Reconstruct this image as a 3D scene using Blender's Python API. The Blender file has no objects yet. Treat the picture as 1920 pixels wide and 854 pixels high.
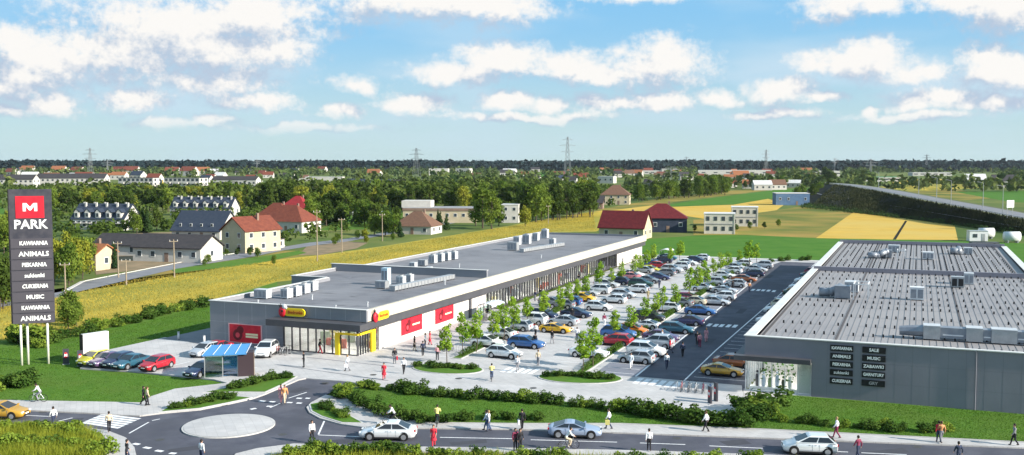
HAZE=0.00003; EXPO=1.0; SKYS=0.09
K=1/(2.0*SKYS)
CLOUD_L=(0.98*K,0.96*K,0.93*K); CLOUD_D=(0.50*K,0.60*K,0.74*K)
SKYTINT=(0.8,1.0,1.25); SKYMIX=0.94
SKYLOW=(0.57*K,0.75*K,0.77*K); SKYHIGH=(0.26*K,0.58*K,0.88*K); VEIL=(0.60*K,0.77*K,0.90*K)

import bpy, bmesh, math, random
import numpy as np
from mathutils import Vector, Matrix
from mathutils.geometry import tessellate_polygon
R=math.radians
rnd=random.Random(7)
scene=bpy.context.scene
COL=scene.collection
# ---------------------------------------------------------------- survey helpers (metres; camera station at x=y=0)
F=1885.0; H=22.5; HY=303.0
PIT=math.atan((427-HY)/F); CP,SP=math.cos(PIT),math.sin(PIT)
TH=R(22); CT,ST_=math.cos(TH),math.sin(TH)
def G(px,py,z=0.0):
    x=(px-960)/F; y=(427-py)/F
    d=(x,CP+y*SP,-SP+y*CP); t=(z-H)/d[2]
    return (d[0]*t,d[1]*t)
def L(s,t): return (s*CT+t*ST_, -s*ST_+t*CT)         # site grid: s to the right, t away from the street
def S(X,Y): return (X*CT-Y*ST_, X*ST_+Y*CT)
def PX(X,Y,Z=0.0):
    f=Y*CP-(Z-H)*SP; u=Y*SP+(Z-H)*CP
    return (960+F*X/f, 427-F*u/f)
def poly(pts,z=0.0): return [G(p[0],p[1],z) for p in pts]
# ---------------------------------------------------------------- tags
ALL=[]
def tag(o,label=None,cat=None,group=None,kind=None):
    if label: o['label']=label
    if cat: o['category']=cat
    if group: o['group']=group
    if kind: o['kind']=kind
    if label and o.parent is None: ALL.append(o)
    return o
def empty(name,loc,rz=0.0,label=None,cat=None,group=None):
    o=bpy.data.objects.new(name,None); COL.objects.link(o)
    o.empty_display_size=0.2
    o.location=(loc[0],loc[1],loc[2] if len(loc)>2 else 0.0); o.rotation_euler=(0,0,rz)
    return tag(o,label,cat,group)
# ---------------------------------------------------------------- mesh builder
SPLIT={'side_wall','ceiling_lamp','shop_shelf','roof_vent','emblem_face','foot','post','bracket','window_display','inner_wall','beam'}
class MB:
    def __init__(s): s.v=[]; s.f=[]; s.m=[]; s.k=[]
    def add(s,vs,fs,m=0):
        b=len(s.v); s.v+= [tuple(v) for v in vs]; s.k.append((b,len(s.v)))
        for f in fs: s.f.append(tuple(b+i for i in f)); s.m.append(m)
        return s
    def box(s,c,d,rz=0.0,m=0,taper=1.0):
        cx,cy,cz=c; hx,hy,hz=d[0]/2,d[1]/2,d[2]/2; ca,sa=math.cos(rz),math.sin(rz); vs=[]
        for z,k in ((-hz,1.0),(hz,taper)):
            for x,y in ((-hx,-hy),(hx,-hy),(hx,hy),(-hx,hy)):
                x*=k; y*=k
                vs.append((cx+x*ca-y*sa,cy+x*sa+y*ca,cz+z))
        return s.add(vs,[(3,2,1,0),(4,5,6,7),(0,1,5,4),(1,2,6,5),(2,3,7,6),(3,0,4,7)],m)
    def prism(s,pts,z0,z1,m=0,cap=True,bottom=False):
        n=len(pts)
        a=sum(pts[i][0]*pts[(i+1)%n][1]-pts[(i+1)%n][0]*pts[i][1] for i in range(n))
        if a<0: pts=pts[::-1]
        vs=[(p[0],p[1],z0) for p in pts]+[(p[0],p[1],z1) for p in pts]
        fs=[(i,(i+1)%n,n+(i+1)%n,n+i) for i in range(n)]
        if cap: fs.append(tuple(range(n,2*n)))
        if bottom: fs.append(tuple(range(n-1,-1,-1)))
        return s.add(vs,fs,m)
    def sheet(s,pts,z,m=0):
        n=len(pts)
        a=sum(pts[i][0]*pts[(i+1)%n][1]-pts[(i+1)%n][0]*pts[i][1] for i in range(n))
        if a<0: pts=pts[::-1]
        return s.add([(p[0],p[1],p[2] if len(p)>2 else z) for p in pts],[tuple(range(n))],m)
    def tube(s,p0,p1,r0,r1=None,n=6,m=0,caps=True):
        if r1 is None: r1=r0
        p0,p1=Vector(p0),Vector(p1); d=(p1-p0)
        if d.length<1e-6: return s
        d.normalize(); a=d.orthogonal().normalized(); b=d.cross(a); vs=[]
        for p,r in ((p0,r0),(p1,r1)):
            for i in range(n):
                t=2*math.pi*i/n; vs.append(p+a*(r*math.cos(t))+b*(r*math.sin(t)))
        fs=[(i,(i+1)%n,n+(i+1)%n,n+i) for i in range(n)]
        if caps: fs+=[tuple(range(n-1,-1,-1)),tuple(range(n,2*n))]
        return s.add(vs,fs,m)
    def path(s,pts,rs,n=6,m=0):
        for i in range(len(pts)-1): s.tube(pts[i],pts[i+1],rs[i],rs[i+1],n,m)
        return s
    def ball(s,c,r,nu=8,nv=6,m=0,sc=(1,1,1)):
        vs=[(c[0],c[1],c[2]-r*sc[2])]
        for j in range(1,nv):
            t=math.pi*j/nv-math.pi/2
            for i in range(nu):
                u=2*math.pi*i/nu
                vs.append((c[0]+r*sc[0]*math.cos(t)*math.cos(u),c[1]+r*sc[1]*math.cos(t)*math.sin(u),c[2]+r*sc[2]*math.sin(t)))
        vs.append((c[0],c[1],c[2]+r*sc[2])); fs=[]; top=len(vs)-1
        for i in range(nu): fs.append((0,1+(i+1)%nu,1+i))
        for j in range(nv-2):
            for i in range(nu):
                a=1+j*nu+i; b=1+j*nu+(i+1)%nu; fs.append((a,b,b+nu,a+nu))
        o=1+(nv-2)*nu
        for i in range(nu): fs.append((o+i,o+(i+1)%nu,top))
        return s.add(vs,fs,m)
    def disc(s,c,r,n=14,axis='y',m=0,sx=1.0,sz=1.0):
        vs=[]
        for i in range(n):
            t=2*math.pi*i/n; a,b=r*sx*math.cos(t),r*sz*math.sin(t)
            vs.append((c[0]+a,c[1],c[2]+b) if axis=='y' else ((c[0],c[1]+a,c[2]+b) if axis=='x' else (c[0]+a,c[1]+b,c[2])))
        return s.add(vs,[tuple(range(n))],m)
    def mesh(s,name,mats,smooth=False):
        me=bpy.data.meshes.new(name); me.from_pydata(s.v,[],s.f)
        if not isinstance(mats,(list,tuple)): mats=[mats]
        for x in mats: me.materials.append(x)
        if len(mats)>1: me.polygons.foreach_set('material_index',s.m)
        if smooth: me.polygons.foreach_set('use_smooth',[True]*len(me.polygons))
        me.update(); return me
    def build(s,name,mats,parent=None,smooth=False):
        if name in SPLIT and len(s.k)>1:
            # every loose piece becomes a part of its own
            n=len(s.k); lo=[];hi=[]
            for a,b in s.k:
                q=np.array(s.v[a:b]); lo.append(q.min(0)-.015); hi.append(q.max(0)+.015)
            g=list(range(n))
            def root(i):
                while g[i]!=i: i=g[i]
                return i
            for i in range(n):
                for j in range(i):
                    if (lo[i]<hi[j]).all() and (lo[j]<hi[i]).all(): g[root(i)]=root(j)
            grp={}
            for i in range(n): grp.setdefault(root(i),[]).append(i)
            if len(grp)>1:
                own=[]
                for i,(a,b) in enumerate(s.k): own+=[root(i)]*(b-a)
                r=None
                for k_ in grp:
                    idx=[i for i,o_ in enumerate(own) if o_==k_]; mp={o_:i for i,o_ in enumerate(idx)}; t=MB(); t.v=[s.v[i] for i in idx]
                    for f,m in zip(s.f,s.m):
                        if f[0] in mp: t.f.append(tuple(mp[i] for i in f)); t.m.append(m)
                    o=bpy.data.objects.new(name,t.mesh(name,mats,smooth)); COL.objects.link(o); o.parent=parent; r=r or o
                return r
        o=bpy.data.objects.new(name,s.mesh(name,mats,smooth)); COL.objects.link(o)
        if parent is not None: o.parent=parent
        return o
def link(name,me,parent=None,loc=(0,0,0),rz=0.0,sc=None):
    o=bpy.data.objects.new(name,me); COL.objects.link(o); o.location=loc; o.rotation_euler=(0,0,rz)
    if sc is not None: o.scale=sc if isinstance(sc,(tuple,list)) else (sc,sc,sc)
    if parent is not None: o.parent=parent
    return o
def text(name,s,size,mat,parent,loc,rot,ext=0.02,bold=0.0,align='CENTER',sx=1.0,shear=0.0):
    c=bpy.data.curves.new(name,'FONT'); c.body=s; c.size=size; c.extrude=ext; c.offset=bold; c.align_x=align; c.align_y='CENTER'; c.shear=shear
    c.resolution_u=2; c.materials.append(mat)
    t=bpy.data.objects.new('tmp',c); COL.objects.link(t); bpy.context.view_layer.update()
    me=bpy.data.meshes.new_from_object(t.evaluated_get(bpy.context.evaluated_depsgraph_get())); bpy.data.objects.remove(t); me.name=name
    me.transform(Matrix.Translation(loc)@Matrix.Rotation(rot[0],4,'X')@Matrix.Diagonal((sx,1,1,1)))
    o=bpy.data.objects.new(name,me); COL.objects.link(o); o.parent=parent
    return o
# ---------------------------------------------------------------- materials
MATS={}
def mat(name,c,rough=0.7,c2=None,scale=1.0,detail=4,bump=0.0,bscale=None,metal=0.0,spec=0.3,coat=0.0,contrast=(0.35,0.65),c3=None,scale3=0.05,obj=False):
    if name in MATS: return MATS[name]
    m=bpy.data.materials.new(name); m.use_nodes=True; nt=m.node_tree; N=nt.nodes; b=N['Principled BSDF']
    b.inputs['Base Color'].default_value=(*c,1); b.inputs['Roughness'].default_value=rough; b.inputs['Metallic'].default_value=metal
    b.inputs['Specular IOR Level'].default_value=spec; b.inputs['Coat Weight'].default_value=coat
    if c2 or bump or c3:
        if obj: pos=N.new('ShaderNodeTexCoord').outputs['Object']
        else: pos=N.new('ShaderNodeNewGeometry').outputs['Position']
    def noise(sc,de):
        n=N.new('ShaderNodeTexNoise'); n.inputs['Scale'].default_value=sc; n.inputs['Detail'].default_value=de; n.inputs['Roughness'].default_value=0.6
        nt.links.new(pos,n.inputs['Vector']); return n.outputs['Fac']
    def mixc(fac,a,bb):
        x=N.new('ShaderNodeMix'); x.data_type='RGBA'; nt.links.new(fac,x.inputs['Factor'])
        for k,v in ((6,a),(7,bb)):
            if isinstance(v,tuple): x.inputs[k].default_value=(*v,1)
            else: nt.links.new(v,x.inputs[k])
        return x.outputs[2]
    def ramp(f,a,bb):
        r=N.new('ShaderNodeMapRange'); r.inputs[1].default_value=a; r.inputs[2].default_value=bb; nt.links.new(f,r.inputs[0]); return r.outputs[0]
    out=None
    if c2: out=mixc(ramp(noise(scale,detail),*contrast),c,c2)
    if c3: out=mixc(ramp(noise(scale3,3),0.42,0.62),out if out is not None else c,c3)
    if out is not None: nt.links.new(out,b.inputs['Base Color'])
    if bump:
        bn=N.new('ShaderNodeBump'); bn.inputs['Strength'].default_value=min(1,bump); bn.inputs['Distance'].default_value=0.05*max(1,bump)
        nt.links.new(noise(bscale or scale*3,3),bn.inputs['Height']); nt.links.new(bn.outputs[0],b.inputs['Normal'])
    MATS[name]=m; return m
def leafmat(name,a,bb,trans=0.3,scale=0.35):
    """two leaf greens mixed by plant and by clump"""
    m=bpy.data.materials.new(name); m.use_nodes=True; nt=m.node_tree; N=nt.nodes; N.remove(N['Principled BSDF'])
    pos=N.new('ShaderNodeNewGeometry'); oi=N.new('ShaderNodeObjectInfo')
    n=N.new('ShaderNodeTexNoise'); n.inputs['Scale'].default_value=scale; n.inputs['Detail'].default_value=3
    nt.links.new(pos.outputs['Position'],n.inputs['Vector'])
    ma=N.new('ShaderNodeMath'); ma.operation='MULTIPLY_ADD'; ma.inputs[1].default_value=0.55
    nt.links.new(oi.outputs['Random'],ma.inputs[0])
    mr=N.new('ShaderNodeMapRange'); mr.inputs[1].default_value=0.3; mr.inputs[2].default_value=0.7; mr.inputs[3].default_value=-0.1; mr.inputs[4].default_value=0.6
    nt.links.new(n.outputs['Fac'],mr.inputs[0]); nt.links.new(mr.outputs[0],ma.inputs[2])
    x=N.new('ShaderNodeMix'); x.data_type='RGBA'; nt.links.new(ma.outputs[0],x.inputs['Factor'])
    x.inputs[6].default_value=(*a,1); x.inputs[7].default_value=(*bb,1)
    d=N.new('ShaderNodeBsdfDiffuse'); t=N.new('ShaderNodeBsdfTranslucent'); mx=N.new('ShaderNodeMixShader'); mx.inputs[0].default_value=trans
    nt.links.new(x.outputs[2],d.inputs[0]); nt.links.new(x.outputs[2],t.inputs[0]); nt.links.new(d.outputs[0],mx.inputs[1]); nt.links.new(t.outputs[0],mx.inputs[2])
    nt.links.new(mx.outputs[0],N['Material Output'].inputs[0]); MATS[name]=m; return m
def brickmat(name,c1,c2,mortar,bw,bh,rot,ms=0.02,rough=0.8,stain=None):
    m=bpy.data.materials.new(name); m.use_nodes=True; nt=m.node_tree; N=nt.nodes; b=N['Principled BSDF']; b.inputs['Roughness'].default_value=rough; b.inputs['Specular IOR Level'].default_value=0.2
    pos=N.new('ShaderNodeNewGeometry'); mp=N.new('ShaderNodeMapping'); mp.inputs['Rotation'].default_value=(0,0,rot)
    nt.links.new(pos.outputs['Position'],mp.inputs['Vector'])
    br=N.new('ShaderNodeTexBrick'); br.offset=0.0; nt.links.new(mp.outputs[0],br.inputs['Vector'])
    br.inputs['Color1'].default_value=(*c1,1); br.inputs['Color2'].default_value=(*c2,1); br.inputs['Mortar'].default_value=(*mortar,1)
    br.inputs['Scale'].default_value=1; br.inputs['Mortar Size'].default_value=ms; br.inputs['Brick Width'].default_value=bw; br.inputs['Row Height'].default_value=bh
    n=N.new('ShaderNodeTexNoise'); n.inputs['Scale'].default_value=0.25; n.inputs['Detail'].default_value=6; n.inputs['Roughness'].default_value=0.7
    nt.links.new(pos.outputs['Position'],n.inputs['Vector'])
    mr=N.new('ShaderNodeMapRange'); mr.inputs[1].default_value=0.3; mr.inputs[2].default_value=0.7; mr.inputs[3].default_value=0.78; mr.inputs[4].default_value=1.08
    nt.links.new(n.outputs['Fac'],mr.inputs[0])
    x=N.new('ShaderNodeMix'); x.data_type='RGBA'; x.blend_type='MULTIPLY'; x.inputs['Factor'].default_value=1
    nt.links.new(br.outputs[0],x.inputs[6]); nt.links.new(mr.outputs[0],x.inputs[7]); nt.links.new(x.outputs[2],b.inputs['Base Color'])
    MATS[name]=m; return m
def emit(name,c,st):
    m=bpy.data.materials.new(name); m.use_nodes=True; b=m.node_tree.nodes['Principled BSDF']; b.inputs['Base Color'].default_value=(*c,1)
    b.inputs['Emission Color'].default_value=(*c,1); b.inputs['Emission Strength'].default_value=st; return m
def glassmat(name,tint=(0.9,0.95,1),refl=0.12):
    m=bpy.data.materials.new(name); m.use_nodes=True; nt=m.node_tree; N=nt.nodes; N.remove(N['Principled BSDF'])
    t=N.new('ShaderNodeBsdfTransparent'); t.inputs[0].default_value=(*tint,1); g=N.new('ShaderNodeBsdfGlossy'); g.inputs['Roughness'].default_value=0.03
    mx=N.new('ShaderNodeMixShader'); mx.inputs[0].default_value=refl
    nt.links.new(t.outputs[0],mx.inputs[1]); nt.links.new(g.outputs[0],mx.inputs[2]); nt.links.new(mx.outputs[0],N['Material Output'].inputs[0]); return m
GRASS=mat('lawn_grass',(0.060,0.138,0.019),0.9,(0.088,0.175,0.027),0.9,6,bump=1.0,bscale=7,spec=0.05,c3=(0.088,0.152,0.028),scale3=0.16)
GRASSFAR=mat('green_field',(0.05,0.135,0.018),0.9,(0.075,0.16,0.025),0.15,6,bump=0.6,bscale=2,spec=0.05)
ROUGH=mat('rough_ground',(0.09,0.13,0.035),0.95,(0.17,0.175,0.055),0.05,7,spec=0.05,c3=(0.07,0.11,0.03),scale3=0.01)
MEADOW=mat('dry_meadow',(0.46,0.335,0.055),0.95,(0.15,0.17,0.035),0.14,7,bump=1.0,bscale=1.2,spec=0.05,c3=(0.27,0.25,0.055),scale3=0.045)
for _n in [n for n in MEADOW.node_tree.nodes if n.type=='TEX_NOISE' and n.inputs['Scale'].default_value<1]:   # drawn out along the strip
    _m=MEADOW.node_tree.nodes.new('ShaderNodeMapping'); _m.vector_type='TEXTURE'; _m.inputs['Rotation'].default_value=(0,0,R(74)); _m.inputs['Scale'].default_value=(9,1.1,1)
    _l=_n.inputs['Vector'].links[0].from_socket; MEADOW.node_tree.links.new(_l,_m.inputs['Vector']); MEADOW.node_tree.links.new(_m.outputs[0],_n.inputs['Vector'])
PYL=mat('pylon_steel',(0.2,0.21,0.22),0.6)
GOLD=mat('ripe_corn',(0.52,0.34,0.07),0.95,(0.42,0.27,0.05),0.12,6,bump=0.8,bscale=1,spec=0.05,c3=(0.46,0.33,0.09),scale3=0.02)
OLIVE=mat('olive_meadow',(0.18,0.175,0.04),0.95,(0.3,0.2,0.06),0.06,7,bump=0.8,bscale=1,spec=0.05,c3=(0.09,0.12,0.03),scale3=0.02)
DIRT=mat('bare_soil',(0.26,0.19,0.12),0.95,(0.17,0.14,0.09),0.3,6,bump=0.5,spec=0.05)
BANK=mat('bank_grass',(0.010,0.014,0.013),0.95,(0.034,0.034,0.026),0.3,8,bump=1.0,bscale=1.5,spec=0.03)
ASPH=mat('asphalt',(0.062,0.064,0.085),0.85,(0.1,0.102,0.125),0.5,7,bump=0.2,bscale=25,spec=0.25,c3=(0.06,0.062,0.078),scale3=0.09)
ASPHG=mat('grey_asphalt',(0.16,0.165,0.18),0.85,(0.2,0.2,0.215),0.4,6,spec=0.2)
PAVE=brickmat('paving',(0.47,0.455,0.45),(0.43,0.42,0.42),(0.33,0.32,0.32),0.8,0.8,-TH,0.012)
LOT=brickmat('lot_paving',(0.5,0.49,0.5),(0.46,0.45,0.46),(0.36,0.35,0.36),2.5,5.0,-TH,0.02)
WALK=brickmat('walk_paving',(0.47,0.45,0.44),(0.43,0.415,0.41),(0.34,0.33,0.33),0.5,0.5,-TH,0.012)
BAY=brickmat('bay_paving',(0.2,0.21,0.25),(0.18,0.19,0.23),(0.15,0.155,0.18),0.4,0.4,-TH,0.02)
KERB=mat('kerb_concrete',(0.5,0.49,0.47),0.85,(0.42,0.41,0.4),2.0,4)
PAINT=mat('road_paint',(0.78,0.78,0.78),0.7,(0.6,0.6,0.62),3.0,5)
WHITE=mat('white_render',(0.62,0.565,0.53),0.75,(0.56,0.52,0.49),0.5,5)
WHITEM=mat('white_metal',(0.68,0.68,0.68),0.45,(0.6,0.6,0.61),1.5,4)
CREAM=mat('cream_fascia',(0.5,0.455,0.37),0.6,(0.44,0.405,0.335),0.35,5)
GREY=mat('grey_cladding',(0.23,0.235,0.258),0.5,(0.205,0.21,0.232),0.3,5,spec=0.4)
GREYR=mat('slate_cladding',(0.225,0.215,0.25),0.5,(0.195,0.187,0.22),0.25,5,spec=0.4)
DARK=mat('anthracite',(0.055,0.055,0.063),0.5,(0.07,0.07,0.078),0.5,4,spec=0.4)
BLACK=mat('black_metal',(0.018,0.018,0.02),0.5)
MEMB=mat('roof_membrane',(0.18,0.18,0.195),0.8,(0.12,0.12,0.135),0.3,7,bump=0.2,c3=(0.2,0.2,0.215),scale3=0.06)
COPING=mat('coping_metal',(0.62,0.61,0.58),0.45,(0.55,0.54,0.52),0.8,4)
GALV=mat('galvanised',(0.42,0.43,0.44),0.4,(0.34,0.35,0.36),1.5,4,metal=0.4)
GALVB=mat('pale_unit_metal',(0.5,0.52,0.54),0.45,(0.42,0.44,0.46),1.0,4)
DUCT=mat('duct_lagging',(0.2,0.22,0.26),0.45,(0.27,0.29,0.32),1.2,4,metal=0.3)
REDP=mat('red_panel',(0.62,0.02,0.035),0.5,(0.5,0.012,0.03),1.5,3)
REDD=mat('deep_red_print',(0.14,0.006,0.012),0.5)
PINK=mat('pink_frame',(0.75,0.42,0.42),0.6)
YEL=mat('yellow_panel',(0.85,0.62,0.02),0.45)
YELW=mat('pale_yellow_print',(0.85,0.75,0.45),0.5)
LETTER=mat('white_letters',(0.82,0.82,0.82),0.5)
GREYL=mat('grey_letters',(0.3,0.3,0.31),0.5)
REDL=mat('dark_red_letters',(0.35,0.06,0.01),0.5)
POST=mat('cream_post',(0.62,0.62,0.52),0.5)
SIGND=mat('sign_board',(0.036,0.036,0.05),0.5,(0.065,0.062,0.075),1.0,4)
SIGNE=mat('sign_edge',(0.012,0.012,0.014),0.6)
GLASS=glassmat('shop_glass',(0.95,0.97,0.97),0.06)
GLASSG=glassmat('shelter_glass',(0.62,0.74,0.7),0.15)
GLASSB=glassmat('blue_glass',(0.3,0.55,0.8),0.25)
PANE=mat('window_pane',(0.045,0.055,0.07),0.12,spec=0.6)
FRAME=mat('window_frame',(0.7,0.7,0.68),0.5)
BARK=mat('bark',(0.10,0.075,0.05),0.9,(0.06,0.05,0.04),4,4,obj=True)
WOOD=mat('pole_wood',(0.3,0.24,0.17),0.85,(0.22,0.18,0.13),3,4)
CONC=mat('bare_concrete',(0.6,0.56,0.48),0.85,(0.5,0.47,0.41),0.6,6)
LAMP=emit('lamp_panel',(1,0.97,0.92),14.0)
INWALL=mat('shop_wall',(0.75,0.74,0.72),0.7)
INFLOOR=mat('shop_floor',(0.6,0.58,0.55),0.4)
# foliage
LF_DEC=leafmat('leaf_broad',(0.05,0.105,0.019),(0.165,0.22,0.034))
LF_DARK=leafmat('leaf_dark',(0.024,0.05,0.012),(0.09,0.13,0.025))
LF_YEL=leafmat('leaf_yellowish',(0.14,0.175,0.022),(0.30,0.30,0.04))
LF_YOUNG=leafmat('leaf_young',(0.16,0.30,0.022),(0.30,0.42,0.05),0.4,1.2)
LF_CON=leafmat('leaf_needle',(0.02,0.045,0.018),(0.05,0.085,0.025),0.1)
LF_SHRUB=leafmat('leaf_shrub',(0.03,0.07,0.014),(0.085,0.14,0.026),0.25,0.8)
LF_SHRUBL=leafmat('leaf_shrub_light',(0.11,0.18,0.022),(0.22,0.29,0.045),0.3,0.8)
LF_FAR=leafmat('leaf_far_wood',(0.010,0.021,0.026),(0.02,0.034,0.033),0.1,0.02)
LF_FAR2=leafmat('leaf_far_grove',(0.04,0.075,0.025),(0.19,0.21,0.06),0.2,0.01)
LF_REED=leafmat('reed_blades',(0.16,0.21,0.02),(0.32,0.33,0.045),0.35,0.6)
LF_STRAW=leafmat('straw_blades',(0.20,0.19,0.04),(0.56,0.41,0.07),0.3,0.08)

# ================================================================ camera, sun, sky
cam=bpy.data.cameras.new('camera'); co=bpy.data.objects.new('camera',cam); COL.objects.link(co)
cam.sensor_width=36; cam.lens=F/1920*36; cam.clip_end=30000; cam.clip_start=1
co.location=(0,0,H); co.rotation_euler=(math.pi/2-PIT,0,0); scene.camera=co
SUN_EL=R(25); SUN_AZ=R(-24)                 # azimuth counted from +X
sun=bpy.data.lights.new('sun','SUN'); sun.energy=5.0; sun.angle=R(0.5); sun.color=(1.0,0.93,0.82)
so=bpy.data.objects.new('sun',sun); COL.objects.link(so)
sv=Vector((math.cos(SUN_AZ)*math.cos(SUN_EL),math.sin(SUN_AZ)*math.cos(SUN_EL),math.sin(SUN_EL)))
so.rotation_euler=sv.to_track_quat('Z','Y').to_euler(); so.location=sv*500
scene.view_settings.view_transform='Standard'; scene.view_settings.look='None'; scene.view_settings.gamma=1; scene.view_settings.exposure=EXPO
scene.cycles.max_bounces=6; scene.cycles.diffuse_bounces=2; scene.cycles.transparent_max_bounces=12; scene.cycles.use_denoising=True
w=bpy.data.worlds.new('World'); scene.world=w; w.use_nodes=True; nt=w.node_tree; N=nt.nodes; LK=nt.links.new
bg=N['Background']; bg.inputs['Strength'].default_value=SKYS
sky=N.new('ShaderNodeTexSky'); sky.sky_type='NISHITA'; sky.sun_disc=False; sky.sun_elevation=SUN_EL; sky.sun_rotation=math.pi/2-SUN_AZ
sky.altitude=100; sky.air_density=1.0; sky.dust_density=0.6; sky.ozone_density=2.5
def vm(tree,op,a,b=None,c=None):
    n=tree.nodes.new('ShaderNodeVectorMath'); n.operation=op
    for i,v in enumerate((a,b,c)):
        if v is None: continue
        if hasattr(v,'is_linked'): tree.links.new(v,n.inputs[i])
        else: n.inputs[i].default_value=v
    return n.outputs['Value'] if op in('LENGTH','DOT_PRODUCT') else n.outputs['Vector']
def ma(tree,op,a,b=None,c=None):
    n=tree.nodes.new('ShaderNodeMath'); n.operation=op
    for i,v in enumerate((a,b,c)):
        if v is None: continue
        if hasattr(v,'is_linked'): tree.links.new(v,n.inputs[i])
        else: n.inputs[i].default_value=v
    return n.outputs[0]
LOBES=[(330,55,190,62),(470,35,150,58),(220,98,190,52),(100,115,120,42),(50,150,110,34),(420,100,150,40),(520,95,80,30),(40,75,60,22),
 (410,155,110,30),(255,188,65,22),(100,200,55,20),(20,205,40,14),(480,190,80,16),(300,232,60,9),(395,228,60,10),(800,5,210,40),(930,12,110,30),(665,162,50,17),
 (860,138,95,24),(950,115,110,30),(1050,122,90,24),(1130,140,80,18),(1230,122,100,40),(1240,98,62,26),(900,110,60,22),
 (780,200,70,18),(640,208,45,11),(950,192,70,18),(1010,196,60,16),(1110,198,50,18),(1170,200,40,12),(1250,194,62,17),(1350,188,44,14),
 (1600,120,110,26),(1625,98,58,26),(1720,138,56,20),(1560,130,60,16),(1470,174,62,22),(1530,186,50,10),(1870,128,85,36),(1845,108,55,22),(1930,140,70,30),
 (1760,190,105,20),(1860,196,70,14),(1620,212,22,12),(1570,8,90,30),(1640,15,60,18),(1880,15,115,46),(1800,10,60,24),(1200,-4,110,12),
 (1700,222,120,8),(1450,215,90,8),(1000,222,160,8),(600,240,140,8)]
grp=bpy.data.node_groups.new('cloud_field','ShaderNodeTree')
grp.interface.new_socket('P',in_out='INPUT',socket_type='NodeSocketVector'); grp.interface.new_socket('D',in_out='OUTPUT',socket_type='NodeSocketFloat')
gi=grp.nodes.new('NodeGroupInput'); go=grp.nodes.new('NodeGroupOutput')
def gnoise(sc,de,ro=0.55):
    n=grp.nodes.new('ShaderNodeTexNoise'); n.noise_dimensions='2D'; n.inputs['Scale'].default_value=sc; n.inputs['Detail'].default_value=de; n.inputs['Roughness'].default_value=ro
    return n
Pn=gi.outputs['P']
n1=gnoise(17,3); grp.links.new(vm(grp,'MULTIPLY',Pn,(1,1.3,1)),n1.inputs['Vector'])
warp=vm(grp,'MULTIPLY',vm(grp,'SUBTRACT',n1.outputs['Color'],(0.5,0.5,0.5)),(0.036,0.02,0))
Pw=vm(grp,'ADD',Pn,warp)
acc=None
for (x,y,rx,ry) in LOBES:
    az=math.atan((x-960)/F); v=(HY-y)/F*math.cos(az); ax=rx/F*math.cos(az)*1.05; ay=ry/F*1.22
    q=vm(grp,'MULTIPLY_ADD',Pw,(1/ax,1/ay,0),(-az/ax,-v/ay,0))
    l=vm(grp,'LENGTH',q)
    acc=l if acc is None else ma(grp,'SMOOTH_MIN',acc,l,0.25)
D=ma(grp,'SUBTRACT',1.0,acc)
# broken cumulus over the rest of the sky
sp=grp.nodes.new('ShaderNodeSeparateXYZ'); grp.links.new(Pn,sp.inputs[0])
n2=gnoise(4.2,4,0.6); grp.links.new(vm(grp,'MULTIPLY',Pn,(1,2.2,1)),n2.inputs['Vector'])
away=ma(grp,'MAXIMUM',ma(grp,'SUBTRACT',ma(grp,'ABSOLUTE',sp.outputs[0]),0.56),ma(grp,'SUBTRACT',sp.outputs[1],0.19))
aw=grp.nodes.new('ShaderNodeMapRange'); aw.inputs[1].default_value=-0.02; aw.inputs[2].default_value=0.08; aw.inputs[3].default_value=-2.0; aw.inputs[4].default_value=0.0; grp.links.new(away,aw.inputs[0])
Dg=ma(grp,'ADD',ma(grp,'MULTIPLY',ma(grp,'SUBTRACT',n2.outputs['Fac'],0.56),5.0),aw.outputs[0])
D=ma(grp,'MAXIMUM',D,Dg)
n3=gnoise(75,6,0.65); grp.links.new(vm(grp,'MULTIPLY',Pn,(1,1.15,1)),n3.inputs['Vector'])
D=ma(grp,'ADD',D,ma(grp,'MULTIPLY',ma(grp,'SUBTRACT',n3.outputs['Fac'],0.5),1.25))
D=ma(grp,'ADD',D,ma(grp,'MULTIPLY',ma(grp,'SUBTRACT',n1.outputs['Fac'],0.5),0.8))
grp.links.new(D,go.inputs[0])
tc=N.new('ShaderNodeTexCoord'); sx=N.new('ShaderNodeSeparateXYZ'); LK(tc.outputs['Generated'],sx.inputs[0])
az=ma(nt,'ARCTAN2',sx.outputs[0],sx.outputs[1])
hl=ma(nt,'SQRT',ma(nt,'ADD',ma(nt,'MULTIPLY',sx.outputs[0],sx.outputs[0]),ma(nt,'MULTIPLY',sx.outputs[1],sx.outputs[1])))
el=ma(nt,'MINIMUM',ma(nt,'DIVIDE',sx.outputs[2],ma(nt,'MAXIMUM',hl,0.05)),3.0)
cb=N.new('ShaderNodeCombineXYZ'); LK(az,cb.inputs[0]); LK(el,cb.inputs[1])
def cloud(vec):
    g=N.new('ShaderNodeGroup'); g.node_tree=grp; LK(vec,g.inputs[0]); return g.outputs[0]
D0=cloud(cb.outputs[0]); D1=cloud(vm(nt,'ADD',cb.outputs[0],(0.010,0.022,0)))
def mr(f,a,b,c=0.0,d=1.0,smooth=True):
    n=N.new('ShaderNodeMapRange'); n.interpolation_type='SMOOTHSTEP' if smooth else 'LINEAR'
    for i,vv in enumerate((a,b,c,d)): n.inputs[i+1].default_value=vv
    LK(f,n.inputs[0]); return n.outputs[0]
mask=ma(nt,'MULTIPLY',mr(D0,-0.30,0.62),mr(el,0.015,0.05))
shade=mr(ma(nt,'SUBTRACT',D0,D1),-0.55,0.42)
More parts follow.
